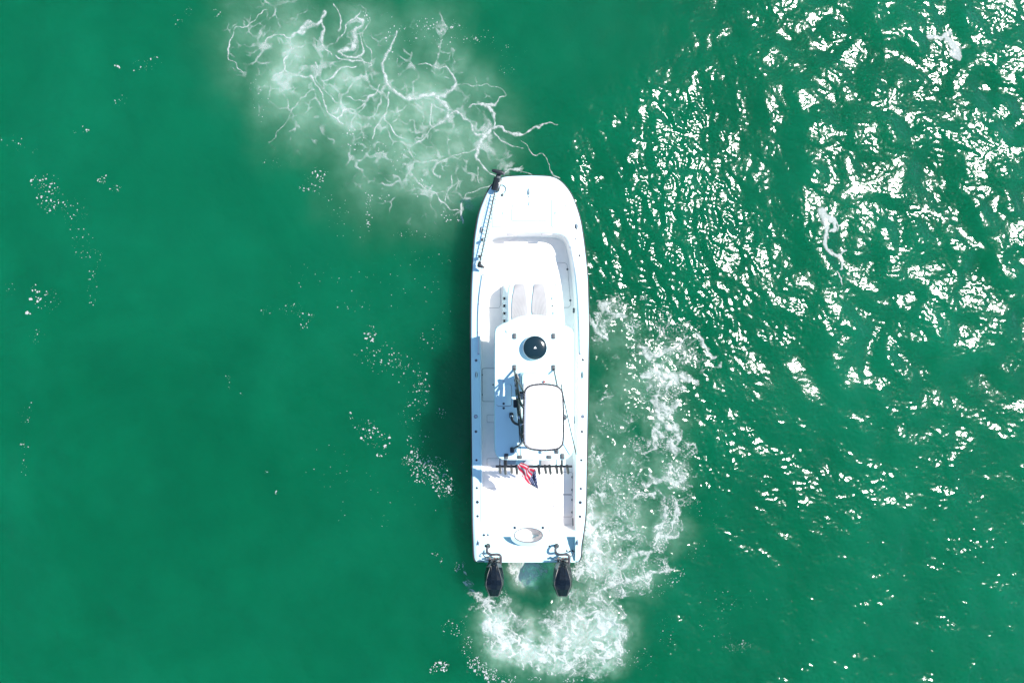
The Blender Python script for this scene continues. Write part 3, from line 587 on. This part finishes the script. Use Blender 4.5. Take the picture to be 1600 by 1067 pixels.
# long grab rails inside the gunwales
for pts in ([(892.5,386),(896,405),(900.5,430),(903.8,465),(905.6,500),(906.4,530),(906.8,552)], [(754.5,430),(750,462),(748,495),(747.8,525),(748,552)]):
    L = PL(cr([(x, y) for x, y in pts], 5, False), lambda y: sheer(y) + .045); mb = MB(); mb.tube(L, .017, 8); g = mb.build('grab_rail', 'clear', boat)
    for k in (0, len(L) // 3, 2 * len(L) // 3, len(L) - 1):
        mb = MB(); mb.tube([L[k] - Vector((0, 0, .06)), L[k]], .014, 8).lathe(L[k] - Vector((0, 0, .047)), [(.028, 0), (.028, .008)], 10); mb.build('rail_post', 'steel', g)
    L2 = [v + Vector((.055 if v.x > 0 else -.0, 0, -.042)) for v in L]
    if L[0].x > 0: mb = MB(); mb.tube(L2, .007, 5); mb.build('rail_trim', 'softseam', g)
# aft-facing lights/steps in the casting deck step
for x0, x1 in ((790.5, 808.5), (845, 863)):
    mb = MB(); L = PL([(x0, 364.6), (x1, 364.6), (x1 - 1, 367.6), (x0 + 2, 367.6)], lambda y: sheer(364) + .012); mb.prism(L, .02, .003); mb.build('step_pad', 'softseam', boat)
# cockpit sole hatches
for pts in ([(746,411),(780,411),(781.5,413),(781.5,479),(780,481),(746,481)], ):
    pass
seam([(760,411.5),(779,411.5),(781.5,414),(782,477),(779.5,481),(757,481)], SOLE + .004, 'seam', .0035, False, 'sole_seam')
hf = hatch([(866.5,410.8),(882,410.8),(885.6,413),(887,421),(891,469),(891.5,477),(888,480.6),(867,480.6)], SOLE + .003, 'deck', .005, th=.006)
for x, y in ((886.5, 421), (891, 469.5)): latch(x, y, SOLE + .008, 'padg', .022, hf, 'hinge')
latch(776.3, 446, SOLE + .004, r=.016); latch(868.5, 445.5, SOLE + .008, r=.016)
ha = hatch(rrect(859, 737.5, 894.3, 771.5, 2.5), SOLE + .003, 'deck', .005, th=.006); hb = hatch(rrect(859, 773, 894.3, 807, 2.5), SOLE + .003, 'deck', .005, th=.006)
for y, h in ((745, ha), (765, ha), (780.5, hb), (800, hb)): latch(894.3, y, SOLE + .008, 'padg', .024, h, 'hinge')
for y in (755, 790): latch(864.3, y, SOLE + .009, r=.02)
hc2 = hatch(rrect(755, 763, 786.5, 797.5, 2), SOLE + .003, 'deck', .004, 'softseam', th=.006); latch(781, 780.3, SOLE + .009, r=.018)
hd = hatch(rrect(753.5, 575.5, 790, 627, 3), SOLE + .003, 'deck', .006, th=.006); he = hatch(rrect(761, 648, 785, 659.5, 1.5), SOLE + .003, 'deck', .004, th=.006); hg = hatch(rrect(761, 716, 790, 727, 2), SOLE + .003, 'deck', .004, th=.006)
latch(770.5, 601, SOLE + .009, 'black', .016); 
for y in (585.5, 616.5): latch(753.5, y, SOLE + .008, 'padg', .014, hd, 'hinge')
seam([(792.5, 811), (847, 811)], SOLE + .004, 'seam', .009, False, 'drain_channel')
for pts in ([(801,817),(805,814),(812,813.2),(810,815.5),(808,817)], [(851,817),(847,814.3),(840,813.2),(842,815.5),(844,817)]):
    mb = MB(); mb.prism(PL(pts, SOLE + .16), .15); mb.build('bench_bracket', 'softseam', boat)
c = P(890, 828 - 3, SOLE + .004); mb = MB(); mb.lathe(c, [(.042, 0), (.042, .01), (.025, .014), (.02, .004), (.001, .004)], 18); mb.build('deck_drain', 'padg', boat)
seam([(895, 809), (895.5, 821)], SOLE + .09, 'padg', .012, False, 'washdown_hose')
mb = MB(); mb.tube(PL([(859.3, 826.5), (859.3, 830.2), (899, 830.2)], lambda y: sheer(830) + .004), .005, 5); mb.build('transom_door_seam', 'seam', boat)
mb = MB(); mb.prism(PL(rrect(896.2, 650, 898.6, 662, 1), .66), .03, .006); mb.build('side_latch', 'steel', boat)
mb = MB(); mb.prism(PL(rrect(895.2, 481, 898.2, 489, 1), .62), .03, .006); mb.build('side_light', 'padg', boat)
seam([(754.3,805),(757.3,805),(757.3,808.5),(754.3,808.5)], SOLE + .005, 'seam', .004, True, 'sole_fitting')

# ---- console with chaise seat ahead of it
CT = 1.12
ctop = [(794,505),(793.5,470),(795,450),(800,442),(812,438.3),(829,437),(846,438.3),(858,442),(864,450),(867,475),(869,505),(869,690),(862,697),(800,697),(793,690),(793,600)]
ct = PL(cr(ctop, 3), CT); cc = sum(ct, Vector()) / len(ct)
cb = [Vector((v.x + (.10 if v.x > cc.x else -.10) * min(1, abs(v.x - cc.x) / .3), v.y + (.05 if v.y > cc.y + 1 else 0), SOLE + .003)) for v in ct]
csh = [Vector((a.x + (b.x - a.x) * .12, a.y + (b.y - a.y) * .12, CT - .05)) for a, b in zip(ct, cb)]
cti = [Vector((cc.x + (v.x - cc.x) * .975, cc.y + (v.y - cc.y) * .985, CT)) for v in ct]
mb = MB(); mb.loft([cb, csh, [Vector((v.x + (q.x - v.x) * .35, v.y + (q.y - v.y) * .35, CT - .015)) for v, q in zip(csh, cti)], cti], True, True, True); console = mb.build('console', 'gel', boat)
LC = [(805,444.3),(818,444.3),(821,455),(823.7,475),(823.5,492),(814,495.5),(800,500.5),(800,468),(802.5,455)]
RC = [(835,444.3),(848.5,444.3),(852,456),(854.8,478),(853.5,496),(843,492),(831.3,491),(831.3,468),(833,456)]
for pts in (LC, RC):
    L = PL(cr(pts, 4), CT + .025); mb = MB(); mb.prism(L, .03, .014); cu = mb.build('seat_cushion', 'quilt', console)
def side_holder(px, py, z, parent=console, r=.03):
    c = P(px, py, z); mb = MB(); n = Vector((-1 if px < 820 else 1, 0, .22)).normalized(); mb.tube([c - n * .02, c + n * .012], r, 14); return mb.build('cup_holder', 'black', parent)
for y in (466.3, 478, 489.7, 501.3): side_holder(787.3, y, .80)
for x, y in ((862.4, 466.3), (863.1, 478), (864, 489.6)):
    c = P(x, y, CT); mb = MB(); mb.lathe(c, [(.016, -.004), (.016, .012), (.001, .014)], 12); mb.build('speaker_knob', 'black', console)
# helm seat (leaning post) behind the console
lp = MB(); lp.prism(PL(rrect(788, 703, 884, 729, 4), .95), .53, .03); post = lp.build('leaning_post', 'gel', boat)
for x0, x1, m in ((792, 806.5, 'grip'), (818, 833.5, 'grip'), (845, 861, 'quilt')):
    mb = MB(); mb.prism(PL(rrect(x0, 713, x1, 728.5, 2), 1.03), .075, .03); mb.build('seat_cushion', m, post)

# ---- hard top
TZ = 2.42
TT = [(773.5,516.5),(776.5,511),(783,507),(790,504),(796,501),(803,497.6),(814,494),(833,491.3),(852,493.5),(863,497.6),(870,502),(877,505.5),(885,508.7),(892.5,513),(896,519),(897,530),(897,600),(897,690),(896,704),(892,712.5),(884,718),(874,719),(830,719.2),(795,719),(785,718),(777.5,714),(773.5,706),(772.6,690),(772.4,600),(772.6,530)]
tl = PL(cr(TT, 3), TZ); tcx = sum(tl, Vector()) / len(tl)
def cam_(L): return [Vector((v.x, v.y, v.z)) for v in L]
def shr(L, d, z): return [Vector((v.x, v.y, z)) for v in inset(L, d)]
tl = tl if True else tl
area = sum(a.x * b.y - b.x * a.y for a, b in zip(tl, tl[1:] + tl[:1]))
if area > 0: tl = tl[::-1]
mb = MB(); mb.loft([shr(tl, .02, TZ - .075), shr(tl, 0, TZ - .05), shr(tl, 0, TZ - .025), shr(tl, .012, TZ - .006), shr(tl, .03, TZ)], True, True, True)
ttop = mb.build('hard_top', 'gel', boat)
TS = TZ + .001
mb = MB(); mb.tube(PL(cr([(794, 519.3), (812, 516), (833, 514.6), (855, 516), (873, 518.8)], 6, False), TS + .004), .006, 6); mb.build('top_seam', 'softseam', ttop)
mb = MB(); mb.lathe(P(792.3, 517.6, TS), [(.03, 0), (.03, .01), (.016, .03), (.001, .032)], 14); mb.build('nav_light', 'clear', ttop)
mb = MB(); mb.lathe(P(834, 517, TS), [(.008, 0), (.006, .01)], 8); mb.build('top_screw', 'padg', ttop)
def pad(px, py, wx=6.6, wy=8.8, m='padg', h=.018):
    mb = MB(); mb.prism(PL(rrect(px - wx / 2, py - wy / 2, px + wx / 2, py + wy / 2, 1.8), TS + h), h, .005); o = mb.build('mounting_pad', m, ttop)
    for sx in (-1, 1):
        for sy in (-1, 1):
            pass
    return o
for p in ((804, 525.3), (865, 525.3), (804, 574.3), (865, 574.3), (800.2, 703), (791, 713), (879, 713), (869.8, 704.5)): pad(*p)
for p in ((812, 714), (858, 714)): pad(p[0], p[1], 8, 5.4)
for y in (542.3, 553.6, 564.8, 576, 587.2):
    c = P(877.5, y, TS); mb = MB(); mb.tube([c + Vector((.026 * math.cos(a), .026 * math.sin(a), .004)) for a in [2 * math.pi * k / 18 for k in range(18)]], .005, 6, True); o = mb.build('rod_tube_cap', 'softseam', ttop)
    mb = MB(); mb.lathe(c, [(.024, 0), (.022, .008), (.001, .012)], 16); mb.build('cap_lid', 'white', o)
hh = MB(); hh.prism(PL([(776, 632), (778, 634), (797.5, 634), (799, 632), (799, 603), (797, 600.5), (790, 600.5), (786, 606), (780, 610), (775.8, 620)], TS + .010), .010, .004); th_ = hh.build('top_hatch', 'gel', ttop)
mb = MB(); mb.tube(PL([(776, 632), (778, 634), (797.5, 634), (799, 632), (799, 603), (797, 600.5)], TS + .003), .006, 5); mb.build('gasket', 'seam', th_)
for y in (630.5, 637.5):
    mb = MB(); mb.lathe(P(787, y, TS + .008), [(.022, 0), (.022, .008), (.01, .014), (.001, .014)], 12); mb.build('hatch_lock', 'padg', th_)
mb = MB(); mb.lathe(P(786.5, 595.3, TS), [(.016, 0), (.012, .008), (.001, .009)], 10); mb.build('top_screw', 'steel', ttop)
for x, y in ((785, 545), (884, 545), (785, 700), (884, 700)):
    a = P(x, y, TZ - .06); b = Vector((a.x, a.y, SOLE)); mb = MB(); mb.tube([a, b], .026, 10).lathe(b, [(.06, 0), (.06, .015)], 14); mb.build('top_leg', 'pipe', boat)
# rod rack across the back of the hard top
RZ = 2.30
mb = MB(); mb.tube([P(774.5, 728.4, RZ), P(894, 728.4, RZ)], .021, 10); rack = mb.build('rod_rack', 'pipe', boat)
for x, y0, r in ((781, 716, .009), (788.3, 715, .017), (790.8, 715, .017), (869.5, 716, .007), (878, 715, .019)):
    mb = MB(); mb.tube([P(x, y0, TZ - .05), P(x, 728.4, RZ)], r, 8); mb.build('rack_strut', 'pipe', rack)
for x, l_ in ((781.2, 8.5), (789.5, 10), (799.3, 8.5), (807.3, 10), (841.8, 10), (851.8, 9), (859, 10), (869.5, 9), (876.5, 10), (886.5, 9)):
    a = P(x - .3, 729.5, RZ + .06); b = P(x + 1.2 * (1 if x > 830 else .4), 729.5 + l_, RZ - .20); d = (b - a).normalized()
    mb = MB(); mb.tube([a - d * .05, a, b], [.030, .028, .026], 10); mb.build('rod_holder', 'black', rack)
# radar
rc = P(836.2, 543.3, TZ + .15); R_ = .222
mb = MB(); mb.lathe(Vector((rc.x, rc.y, TS)), [(R_ * .86, 0), (R_ * .95, .03), (R_, .06), (R_, .10), (R_ * .96, .115)], 40); radar = mb.build('radar_base', 'white', boat)
mb = MB(); mb.lathe(Vector((rc.x, rc.y, TS + .11)), [(R_ * .97, 0), (R_ * .975, .014), (R_ * .95, .03), (R_ * .85, .043), (R_ * .6, .053), (R_ * .3, .058), (.001, .060)], 40); dome = mb.build('radar_dome', 'dome', radar)
q = Vector((rc.x, rc.y, TS + .175)); mb = MB(); mb.prism([q + Vector((.030 * math.cos(a), .028 * math.sin(a), 0)) for a in (math.radians(90), math.radians(-30), math.radians(210))], .006); mb.build('arrow_mark', 'mark', dome)

# ---- upper station: frame, control box, seat, canvas sunshade
UZ = 3.72
def tube_(pts, r, name, m='pipe', parent=None, sm=1, n=8):
    L = [P(*p) for p in pts]; L = cr(L, 5, False) if sm and len(L) > 2 else L
    mb = MB(); mb.tube(L, r, n); return mb.build(name, m, parent)
stn = MB(); stn.prism(PL(rrect(815, 583, 858, 606, 5), 2.98), 2.98 - TZ, .05); station = stn.build('upper_helm_pod', 'gel', boat)
mb = MB(); mb.prism(PL(rrect(818, 598, 852, 612, 2), 3.0), .03, .01); mb.build('dash_panel', 'white', station)
wc = P(836, 618, 3.0); mb = MB(); mb.tube([wc + Vector((.17 * math.cos(a), .13 * math.sin(a), .06 * math.sin(a))) for a in [2 * math.pi * k / 24 for k in range(24)]], .013, 8, True); mb.build('steering_wheel', 'black', station)
mb = MB(); mb.prism(PL(rrect(811.5, 612, 822, 624.5, 1.5), 2.93), .08, .015); mb.build('seat_shade_pad', 'grip', station)  # grey pad stands in for the shade on the seat
mb = MB(); mb.prism(PL(rrect(822, 655, 866, 688, 4), 2.95), 2.95 - TZ, .05); us = mb.build('upper_seat', 'white', boat)
frame = tube_([(803.3, 577, TZ + .01), (805.6, 588, 2.75), (808.5, 606, 3.1), (813, 628, 3.4), (820.5, 640, UZ - .03)], .022, 'upper_frame', parent=boat)
for pts, r in (([(865.5, 577, TZ + .01), (867.6, 588, 2.8), (871, 603, 3.25), (877.5, 612, UZ - .02)], .017), ([(800.5, 702, TZ + .01), (812, 695, 3.0), (818.5, 688, UZ - .03)], .02), ([(869.5, 703, TZ + .01), (874, 696, 3.0), (878, 688, UZ - .03)], .02),
               ([(806.8, 586, 2.85), (808.5, 610, 2.95), (813, 650, 3.15), (817.5, 684, 3.35)], .024), ([(804.5, 592, 2.8), (807.5, 625, 2.9), (811.5, 668, 3.0), (815.5, 690, 3.2)], .015),
               ([(808.5, 613.2, 3.05), (821, 613.2, 3.1)], .02), ([(812, 650, 3.1), (817.5, 672, 3.55)], .022), ([(806.5, 588, 2.8), (812, 600, 3.3), (818.5, 613, UZ - .02)], .016), ([(807, 610, 3.0), (812, 646, 3.5), (818, 664, UZ - .05)], .014)):
    tube_(pts, r, 'frame_tube', parent=frame)
for x, y, z in ((807.3, 606, 3.05), (809.3, 619.8, 3.2), (811.8, 652, 3.3), (806, 598, 2.9), (815.5, 664, 3.4)):
    mb = MB(); mb.lathe(P(x, y, z), [(.001, -.03), (.028, -.015), (.03, .0), (.028, .015), (.001, .03)], 10); mb.build('frame_clamp', 'steel', frame)
mb = MB(); a = P(805.8, 630.3, 2.95); mb.box(a, .085, .14, .12); mb.build('throttle_box', 'black', frame, bevel=.015)
mb = MB(); a = P(808.5, 590, 2.95); mb.box(a, .05, .15, .05, Matrix.Rotation(.35, 3, 'Z')); mb.build('frame_joint', 'black', frame, bevel=.01)
mb = MB(); mb.prism(PL(rrect(795.8, 645.2, 802.4, 653.4, 1.6), TS + .10), .10, .02); lampb = mb.build('horn_base', 'black', boat)
tube_([(799.2, 651, TZ + .13), (800.3, 656, TZ + .16), (804, 660.5, TZ + .22), (809.5, 663, TZ + .32)], .024, 'horn_tube', 'rubber', lampb)
mb = MB(); mb.lathe(P(799.2, 650.7, TZ + .115), [(.028, -.01), (.03, .02), (.02, .035), (.001, .036)], 12); mb.build('horn_collar', 'steel', lampb)
tube_([(805, 594, 2.7), (809.8, 640, 2.68), (811.3, 678, 2.66), (813.5, 711, 2.50)], .006, 'stay_line', 'black', boat)
tube_([(877, 600.5, 3.2), (880, 618, 3.12), (890, 665, 2.85), (900.3, 709.5, 2.6)], .009, 'whip_antenna', 'black', boat)
mb = MB(); mb.lathe(P(874.8, 600.8, 3.1), [(.02, -.05), (.022, 0), (.012, .03), (.001, .03)], 10); mb.build('antenna_base', 'white', frame)
mb = MB(); mb.lathe(P(881.5, 652, 3.1), [(.05, -.02), (.05, .0), (.04, .04), (.02, .055), (.001, .06)], 16); mb.build('gps_dome', 'padg', frame)
CV = [(819.2,625),(820,613.5),(823.5,606.5),(832,602.3),(848,600.8),(864,602.3),(873,606),(878,613.5),(879.3,630),(879.8,655),(879.3,688),(876,697),(868,701.3),(850,703),(831,701.2),(823.5,697),(818.8,689),(818.3,655)]
cvl = PL(cr(CV, 5), UZ)
cvc = sum(cvl, Vector()) / len(cvl)
mb = MB(); loops = []
for k, dz in ((1.0, -.015), (.97, .005), (.85, .04), (.6, .075), (.3, .09), (.02, .095)): loops.append([Vector((cvc.x + (v.x - cvc.x) * k, cvc.y + (v.y - cvc.y) * k, UZ + dz)) for v in cvl])
under = [[Vector((v.x, v.y, v.z - .012)) for v in L] for L in loops]
mb.loft(under[::-1] + loops, True, True, True); canvas = mb.build('canvas_sunshade', 'canvas', boat)
mb = MB(); mb.tube([Vector((cvc.x + (v.x - cvc.x) * 1.012, cvc.y + (v.y - cvc.y) * 1.008, UZ - .008)) for v in cvl], .0165, 8, True); mb.build('shade_frame', 'pipe', canvas)
mb = MB()
for i in range(0, len(cvl), 2):
    v = cvl[i]; o_ = Vector((v.x - cvc.x, v.y - cvc.y, 0)).normalized(); a = Vector((v.x, v.y, UZ + .006)); mb.tube([a - o_ * .035, a + o_ * .022 - Vector((0, 0, .004))], .0045, 4)
mb.build('lacing', 'softseam', canvas)
mb = MB(); mb.box(P(850.4, 596.2, 3.02), .035, .04, .04); mb.build('warning_light', 'red', station, bevel=.006)
mb = MB(); mb.lathe(P(847.5, 706, 2.5), [(.03, -.06), (.03, .0), (.015, .02), (.001, .02)], 10); mb.build('anchor_light', 'white', ttop)

# ---- trolling motor stowed on the left bow
tm_z = 1.06
mb = MB(); a = P(768.6, 266.3, 1.30); b = P(786, 270.6, 1.30)
mb.tube([a, a.lerp(b, .12), a.lerp(b, .5), a.lerp(b, .86), b], [.018, .034, .040, .046, .04], 14); tmh = mb.build('trolling_motor_head', 'black', boat)
mb = MB(); mb.box(P(787.3, 271.5, 1.28), .05, .06, .05); mb.build('head_bracket', 'padg', tmh, bevel=.01)
L = [P(779.5, 272, 1.22), P(777, 283, 1.14), P(773.5, 297, 1.08)]
mb = MB(); mb.tube(L, [.05, .055, .05], 10); mnt = mb.build('trolling_motor_mount', 'black', boat)
mb = MB(); mb.box(P(776, 288, sheer(288) + .05), .17, .26, .09, Matrix.Rotation(-.25, 3, 'Z')); mb.build('mount_plate', 'black', mnt, bevel=.015)
mb = MB(); mb.box(P(780, 285, sheer(288) + .12), .03, .24, .05, Matrix.Rotation(-.15, 3, 'Z')); mb.build('mount_arm', 'steel', mnt, bevel=.006)
mb = MB(); mb.box(P(779, 276, 1.22), .07, .09, .05, Matrix.Rotation(-.2, 3, 'Z')); mb.build('mount_hinge', 'padg', mnt, bevel=.01)
s0, s1 = P(773.3, 300, tm_z + .03), P(749.5, 411, tm_z)
mb = MB(); mb.tube([s0, s1], .013, 10); shaft = mb.build('trolling_motor_shaft', 'pipe', boat)
u = (s1 - s0).normalized(); sidev = u.cross(Vector((0, 0, 1))).normalized(); upv = sidev.cross(u); coil = []
for k in range(0, 18 * 12 + 1):
    t = k / (18 * 12); a = 2 * math.pi * k / 12; r = .045 * (1 + .35 * math.sin(t * 19) * math.sin(t * 7.3))
    coil.append(s0.lerp(s1, .03 + .94 * t) + sidev * r * math.cos(a) + upv * (.02 + r * .5 * math.sin(a)))
mb = MB(); mb.tube(coil, .0045, 4); mb.build('coil_cord', 'hose', shaft)
mb = MB(); mb.tube([s1 - u * .03, s1 + u * .05], .032, 10); mb.build('shaft_collar', 'black', shaft)
mb = MB(); mb.tube([P(746.8, 412, tm_z), P(750, 415.5, tm_z), P(757.5, 418.3, tm_z)], [.025, .04, .018], 12); lowr = mb.build('motor_pod', 'black', shaft)
mb = MB(); c = P(747.3, 413, tm_z)
for k in range(3):
    a = k * 2.094 + .4; d = Vector((math.cos(a) * .3, math.sin(a) * .6, math.sin(a + .6))).normalized(); e = d.cross(u).normalized()
    mb.add([c - e * .008, c + d * .06 - e * .028, c + d * .11, c + d * .06 + e * .028, c + u * .008], [(0, 1, 4), (1, 2, 4), (2, 3, 4), (3, 0, 4), (0, 3, 2, 1)])
mb.build('propeller', 'black', shaft)
c = P(753.5, 374.5, tm_z); mb = MB(); mb.box(c - Vector((0, 0, .05)), .05, .05, .12); mb.build('shaft_rest', 'black', boat, bevel=.01)
c = P(749.5, 400.5, tm_z); mb = MB(); mb.box(c - Vector((0, 0, .05)), .06, .06, .12); mb.build('shaft_rest', 'black', boat, bevel=.01)
tube_([(781, 290, sheer(290) + .02), (786, 289.5, sheer(290) + .02), (790.5, 294, sheer(294) + .02), (789, 300, sheer(300) + .02), (785, 303.5, sheer(303) + .02)], .006, 'power_cable', 'hose', boat)
mb = MB(); mb.lathe(P(784.7, 305, sheer(305)), [(.03, 0), (.026, .02), (.014, .03), (.001, .03)], 12); mb.build('cable_socket', 'padg', boat)

# ---- twin outboards
def engine(cx0, label):
    P = lambda x, y, z: PB(x, y, z - .20)
    S = [(878, 4, 1.25, 9, 1.12, 9.5, .80), (886, 6, 1.36, 12.3, 1.15, 12.8, .78), (896, 9, 1.41, 14.3, 1.17, 14.8, .78), (906, 11.6, 1.43, 15.2, 1.17, 15.4, .78), (914, 12.6, 1.41, 15, 1.16, 15, .80), (921, 9.6, 1.36, 12.6, 1.15, 12.6, .84), (931, 6.6, 1.20, 7.6, 1.10, 7.6, .90)]
    tops, mids, lows = [], [], []
    def row(y, spec): return [P(cx0 + o, y, z) for o, z in spec]
    top = MB(); T = [row(y, [(-m, zm), (-t, zt), (-t * .42, zt + .035), (t * .42, zt + .035), (t, zt), (m, zm)]) for y, t, zt, m, zm, l_, zl in S]
    top.loft(T, False); top.add(T[0], [tuple(range(6))])
    low = MB(); Lw = [row(y, [(-l_, zl), (-m * 1.012, zm + .004), (m * 1.012, zm + .004), (l_, zl)]) for y, t, zt, m, zm, l_, zl in S]; low.loft(Lw, True, True, True)
    eng = low.build('outboard_motor', 'cowl2', boat, bevel=.008); eng['label'] = label
    tc_ = top.build('top_cowl', 'cowl', eng, smooth=False, bevel=.006)
    y, t, zt, m, zm, l_, zl = S[-1]; y5 = S[-2]
    mb = MB(); A = [P(cx0 - 6.3, 931.2, 1.20), P(cx0 - 2.8, 931.3, 1.235), P(cx0 + 2.8, 931.3, 1.235), P(cx0 + 6.3, 931.2, 1.20), P(cx0 + 6.6, 932.5, 1.08), P(cx0 - 6.6, 932.5, 1.08)]; mb.add(A, [tuple(range(6))]); mb.build('rear_panel', 'cowl2', eng)
    for s in (-1, 1):
        mb = MB(); mb.tube([P(cx0 + s * o, y, z) for o, y, z in ((5.5, 884, 1.34), (9.6, 896.5, 1.405), (12.4, 910, 1.425), (12.3, 915, 1.40), (6.6, 931, 1.2))], .007, 6); mb.build('trim_strip', 'cowl3', eng)
        mb = MB(); mb.tube([P(cx0 + s * 4.2, 884, 1.395), P(cx0 + s * 4.6, 900, 1.452), P(cx0 + s * 4.6, 920, 1.40)], .004, 5); mb.build('crease', 'cowl', eng)
    for s in (-1, 1):
        mb = MB(); mb.add([P(cx0 + s * 3.2, 879, 1.275), P(cx0 + s * 7, 883.5, 1.285), P(cx0 + s * 5, 887, 1.36)], [(0, 1, 2)]); mb.build('air_intake', 'cowl3', eng)
    mb = MB(); mb.loft([[P(cx0 + o, y, z) for o, y in ((-7, 888), (7, 888), (7, 912), (-7, 912))] for z in (.8, .2, -.6)], True, True, True); mb.build('midsection', 'cowl2', eng, bevel=.02)
    mb = MB(); mb.box(P(cx0, 876, .70), .24, .16, .42); mb.build('clamp_bracket', 'black', eng, bevel=.015)
    mb = MB(); mb.tube([P(cx0 - 12.5, 873.6, .93), P(cx0 + 8, 872.2, .93)], .022, 10); mb.build('steering_cylinder', 'steel', eng)
    for o, y, m in ((-6.5, 872, 'brass'), (-2, 873.5, 'cowl3'), (1, 871.5, 'brass'), (5.5, 872, 'brass'), (-4, 876.3, 'steel'), (4, 876.3, 'steel')):
        mb = MB(); mb.lathe(P(cx0 + o, y, .97), [(.012, -.04), (.02, -.02), (.02, .01), (.01, .022), (.001, .022)], 8); mb.build('steering_fitting', m, eng)
    P = PB
    h = [(cx0 - 9.3, 852.3, .52), (cx0 - 9.2, 853, .66), (cx0 - 11.2, 858, .72), (cx0 - 10, 863.3, .77), (cx0 - 4.5, 866, .82), (cx0 + 5.5, 865.8, .86), (cx0 + 10.2, 868.5, .88), (cx0 + 10.6, 876, .88), (cx0 + 9.6, 883, .86)]
    mb = MB(); mb.tube(cr([P(*p) for p in h], 6, False), .026, 10); mb.build('rigging_hose', 'hose', eng)
    mb = MB(); mb.lathe(P(cx0 - 9.3, 852.3, .50), [(.05, 0), (.05, .03), (.035, .06)], 14); mb.build('hose_boot', 'rubber', eng)
    sgn = -1 if cx0 < 800 else 1
    h = [(cx0 - 17.5, 860, .53), (cx0 - 17.6, 865, .7), (cx0 - 14, 869.5, .82), (cx0 - 8, 871, .9)] if sgn < 0 else [(cx0 + 17.5, 860.5, .53), (cx0 + 17.2, 864, .7), (cx0 + 13.5, 868.5, .85), (cx0 + 9, 871.5, .9)]
    mb = MB(); mb.tube(cr([P(*p) for p in h], 5, False), .011, 6); mb.build('fuel_line', 'hose', eng)
    for x, y in (((757.5, 852.5), (751.5, 860), (756.5, 860)) if sgn < 0 else ((858.7, 852.5), (885.8, 860), (890.2, 861), (894.3, 860))):
        mb = MB(); mb.lathe(P(x, y, .502), [(.018, 0), (.018, .02), (.008, .03), (.001, .03)], 10); mb.build('deck_fitting', 'rubber', boat)
    return eng
engine(772, 'black outboard motor on the left of the transom'); engine(879, 'black outboard motor on the right of the transom')
for x in (819.3, 833.5):
    mb = MB(); mb.prism(PL(rrect(x - 1.2, 848.3, x + 1.2, 850.7, .5), sheer(848) + .008), .008, .002); mb.build('livewell_hinge', 'padg', boat)

# ---- flag hanging from the rod rack
FB = P(812.5, 727, 2.3); fl_root = BOAT @ FB
L0 = cr([(807.5, 728), (811.5, 736), (817, 746), (823.5, 753.5), (831.5, 758.5), (840.3, 763.5)], 6, False)
R0 = cr([(814.5, 722), (825.5, 727.5), (826.5, 731.5), (836, 732.5), (838.3, 746), (841, 762)], 6, False)
nu, nv = len(L0), 19; vsF, uvF, fsF = [], [], []
for i in range(nu):
    t = i / (nu - 1)
    for j in range(nv):
        s = j / (nv - 1); px = L0[i].x + (R0[i].x - L0[i].x) * s; py = L0[i].y + (R0[i].y - L0[i].y) * s
        z = 2.52 - .62 * t + .05 * math.sin(s * 13 + t * 5) * (.4 + t) + .05 * math.sin(s * 6.3 - t * 8) + .02 * math.sin(t * 30 + s * 4)
        vsF.append(BOAT @ P(px, py, z) - fl_root); uvF.append((t * .98, (s * .92 + .10 * math.sin(t * 9 + s * 3) + (.22 if t > .35 else 0) * ss(.35, .5, t)) * .8 + .1))
for i in range(nu - 1):
    for j in range(nv - 1): fsF.append((i * nv + j, i * nv + j + 1, (i + 1) * nv + j + 1, (i + 1) * nv + j))
me = bpy.data.meshes.new('flag'); me.from_pydata([tuple(v) for v in vsF], [], fsF); uvl = me.uv_layers.new(name='UVMap')
for lp_ in me.loops: uvl.data[lp_.index].uv = uvF[lp_.vertex_index]
me.polygons.foreach_set('use_smooth', [True] * len(me.polygons)); me.materials.append(M['flag'])
fe = bpy.data.objects.new('flag', None); COL.objects.link(fe); fe.location = fl_root
fo = bpy.data.objects.new('flag_cloth', me); COL.objects.link(fo); fo.parent = fe
sm_ = fo.modifiers.new('thickness', 'SOLIDIFY'); sm_.thickness = .003
mb = MB(); mb.tube([BOAT @ P(811, 728, 2.2) - fl_root, BOAT @ P(811.5, 724.5, 2.6) - fl_root], .009, 8); mb.build('flag_staff', 'pipe', fe)
tag(fe, 'furled red white and blue striped flag with stars hanging behind the hard top', 'flag')
